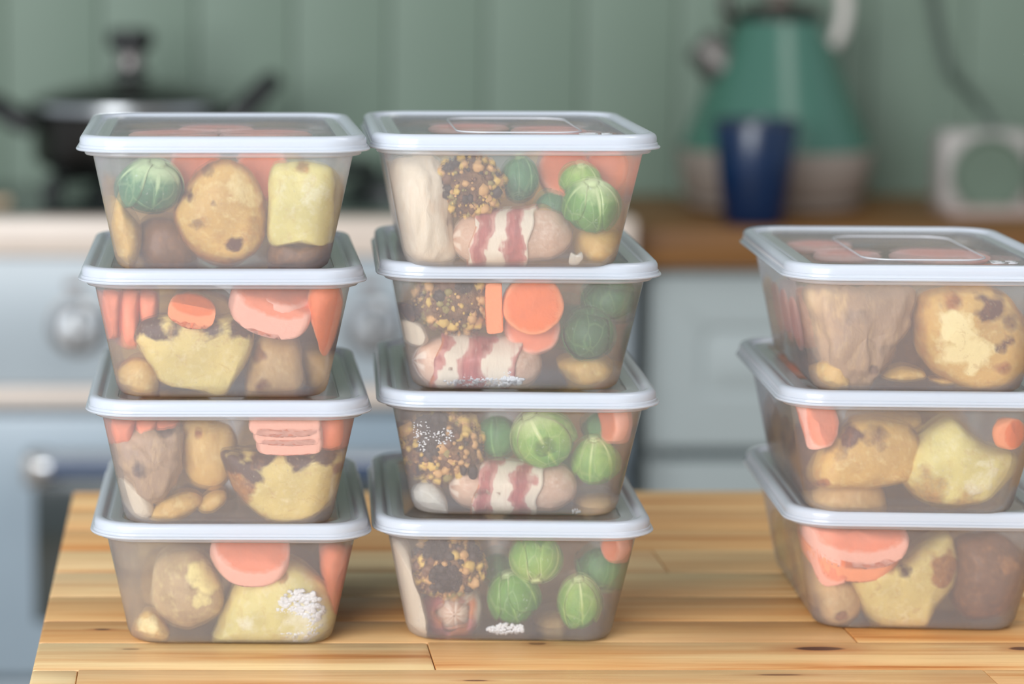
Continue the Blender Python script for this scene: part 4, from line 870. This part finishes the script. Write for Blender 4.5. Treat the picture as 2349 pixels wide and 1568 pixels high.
carrot('R2', 2312, 992, 38, .004, .007, (.8, -1, 0), 'bright', 'small orange slice at the right wall')
carrot('R2', 1865, 970, 62, .006, .008, (.5, -1, .2), 'frosted', 'pink slice at upper left')
potato('R2', [(1870, 1125), (1930, 1090), (2010, 1100), (2020, 1155), (1950, 1166), (1880, 1160)], .006, .028, 'tan', 'tan piece along the bottom left', seed=113, edge=.3)
potato('R2', [(1950, 940), (2080, 935), (2110, 960), (2060, 985), (1960, 985)], .018, .03, 'golden', 'golden piece above the ridged wedge', seed=114, edge=.4)
potato('R2', [(1990, 960), (2180, 960), (2180, 1120), (1990, 1120)], .06, .045, 'brown', 'brown piece at the back', seed=115)
# ---- R3
carrot('R3', 1960, 1232, 124, .006, .009, (.02, -.55, 1), 'frosted', 'large pink slice lying tilted at upper left', ell=.9)
carrot('R3', 1950, 1250, 116, .014, .008, (.05, -.7, 1), 'bright', 'slice under the large tilted pink one', ell=.9)
carrot('R3', 1905, 1285, 60, .006, .008, (.3, -1, .4), 'deep', 'lower orange slice at left')
potato('R3', [(1935, 1290), (1990, 1275), (2060, 1275), (2110, 1240), (2165, 1210), (2185, 1250), (2182, 1320), (2150, 1370), (2110, 1428), (2040, 1436), (1985, 1410), (1955, 1350)], F1, .032, 'yellow', 'bright yellow wedge with a brown scar, centre', seed=121, edge=.4, nf=3,
       blobs=[(2148, 1278, 34, 0, 1.3), (2140, 1300, 26, 0, 1.2), (2055, 1290, 22, 2, .75), (2020, 1285, 20, 0, .7), (2050, 1400, 50, 1, .35), (2120, 1235, 30, 0, .4)])
potato('R3', [(2190, 1225), (2240, 1208), (2300, 1222), (2338, 1270), (2335, 1340), (2290, 1395), (2220, 1410), (2180, 1370), (2182, 1290)], .002, .034, 'brown', 'dark brown roasted piece at right', seed=122, edge=.2, blobs=[(2290, 1275, 30, 1, .5), (2215, 1240, 26, 1, .3), (2240, 1360, 50, 2, .4)])
potato('R3', [(1866, 1262), (1900, 1300), (1945, 1320), (1968, 1380), (1930, 1420), (1890, 1420), (1862, 1340)], .003, .028, 'tan', 'tan piece at lower left', seed=123, edge=.5, blobs=[(1915, 1395, 20, 0, .9)])
potato('R3', [(1800, 1230), (1860, 1230), (1870, 1330), (1820, 1330)], .03, .05, 'golden', 'golden piece along the left wall', seed=124)
potato('R3', [(1990, 1260), (2180, 1260), (2180, 1380), (1990, 1380)], .065, .04, 'tan', 'tan piece at the back', seed=125)
# ---- slices lying just under the topmost lids
def under_lid(nm, spots):
    c = CON[nm]
    for i, (lx, ly, r, k, kind, lab) in enumerate(spots):
        th = .003; n = 48; C0 = c['e'].matrix_basis @ Vector((lx, ly, PIT-.0025-.0034*k)); vs, fs, cols = [], [], []
        tx, ty = 0, 0
        for (rr_, z) in [(0, 1), (.5, 1), (.9, 1), (1, .4), (1, -.4), (.9, -1), (.5, -1), (0, -1)]:
            for q in range(n):
                a = 2*PI*q/n; w_ = 1+.06*math.sin(2*a+i)+.03*math.sin(5*a+i*2); p = Vector((r*rr_*w_*math.cos(a), r*rr_*w_*math.sin(a), z*th/2))
                p.z += p.x*tx+p.y*ty; vs.append(C0+p); cols.append((.5*sst(.7, 1, rr_)+.3, 0, 0))
        for j in range(7):
            for q in range(n): fs.append((j*n+q, j*n+(q+1) % n, (j+1)*n+(q+1) % n, (j+1)*n+q))
        o = finish(nm, 'carrot_slice', vs, fs, CAR[kind], cols); tag(o, lab+' under the lid in '+LBL[nm], 'carrot', 'frozen carrot slices')
under_lid('L1', [(-.021, -.020, .0185, 0, 'pink', 'front left pink slice'), (.018, -.018, .0185, 0, 'pink', 'front right pink slice'), (-.002, .014, .0155, 0, 'pink', 'rear pink slice')])
under_lid('C1', [(-.014, .008, .0175, 0, 'pink', 'left pink slice'), (.019, -.004, .0155, 0, 'pink', 'centre pink slice'), (.024, -.036, .0145, 0, 'pink', 'right pink slice')])
under_lid('R1', [(-.030, .022, .015, 0, 'pink', 'rear left pink slice'), (-.024, -.014, .014, 0, 'pink', 'front left pink slice'), (.016, -.012, .020, 0, 'pink', 'centre pink slice'), (.036, -.030, .011, 1, 'pink', 'right pink slice')])
# under the lower lids, seen through the frosted band
under_lid('L2', [(-.03, .0, .014, 0, 'deep', 'left slice'), (.03, .0, .014, 0, 'deep', 'right slice')])
under_lid('L3', [(-.034, -.01, .012, 0, 'frosted', 'left slice'), (.03, .03, .014, 0, 'deep', 'right slice')])
under_lid('L4', [(.0, .02, .016, 0, 'frosted', 'centre slice'), (.034, .0, .014, 0, 'frosted', 'right slice')])
under_lid('C2', [(-.034, .03, .013, 0, 'deep', 'left slice'), (.03, .02, .016, 0, 'deep', 'right slice')])
under_lid('R2', [(-.032, .0, .017, 0, 'frosted', 'front left slice'), (-.030, .035, .014, 0, 'frosted', 'rear left slice'), (.03, .0, .015, 0, 'frosted', 'right slice')])
under_lid('R3', [(-.032, -.01, .016, 0, 'frosted', 'left slice'), (.032, .0, .015, 0, 'frosted', 'right slice')])

# ---- pieces along the sides and at the back, seen through the frosted walls
RP = 'roast potatoes in the containers'
lump('R1', 'roast_potato', (-.030, .058, .020), (.018, .018, .018), POT['golden'], 'golden lump at the rear left corner', 'potato', RP, 1)
lump('R1', 'roast_potato', (.022, .050, .018), (.026, .022, .018), POT['tan'], 'tan lump at the rear right', 'potato', RP, 2)
lump('R2', 'roast_potato', (-.034, -.022, .018), (.012, .026, .019), POT['brown'], 'brown lump along the left wall', 'potato', RP, 3)
lump('R2', 'roast_potato', (-.030, .034, .020), (.016, .024, .018), POT['tan'], 'tan lump further back along the left wall', 'potato', RP, 4)
lump('R2', 'roast_potato', (.020, .050, .018), (.026, .022, .018), POT['golden'], 'golden lump at the rear right', 'potato', RP, 5)
lump('R3', 'roast_potato', (-.033, -.028, .020), (.013, .026, .020), POT['golden'], 'golden lump along the left wall', 'potato', RP, 6)
lump('R3', 'roast_potato', (-.030, .034, .018), (.016, .026, .018), POT['yellow'], 'yellow lump further back along the left wall', 'potato', RP, 7)
lump('R3', 'roast_potato', (.022, .050, .018), (.026, .022, .018), POT['tan'], 'tan lump at the rear right', 'potato', RP, 8)
for k_, nm in enumerate(('L1', 'L2', 'L3', 'L4', 'C1', 'C2', 'C3', 'C4')):
    lump(nm, 'roast_potato', (-.024, .055, .020), (.021, .017, .020), POT[('tan', 'golden', 'tan', 'skin')[k_ % 4]], 'lump in the rear left corner', 'potato', RP, 10+k_)
    lump(nm, 'roast_potato', (.024, .055, .020), (.021, .017, .020), POT[('golden', 'tan', 'golden', 'tan')[k_ % 4]], 'lump in the rear right corner', 'potato', RP, 20+k_)
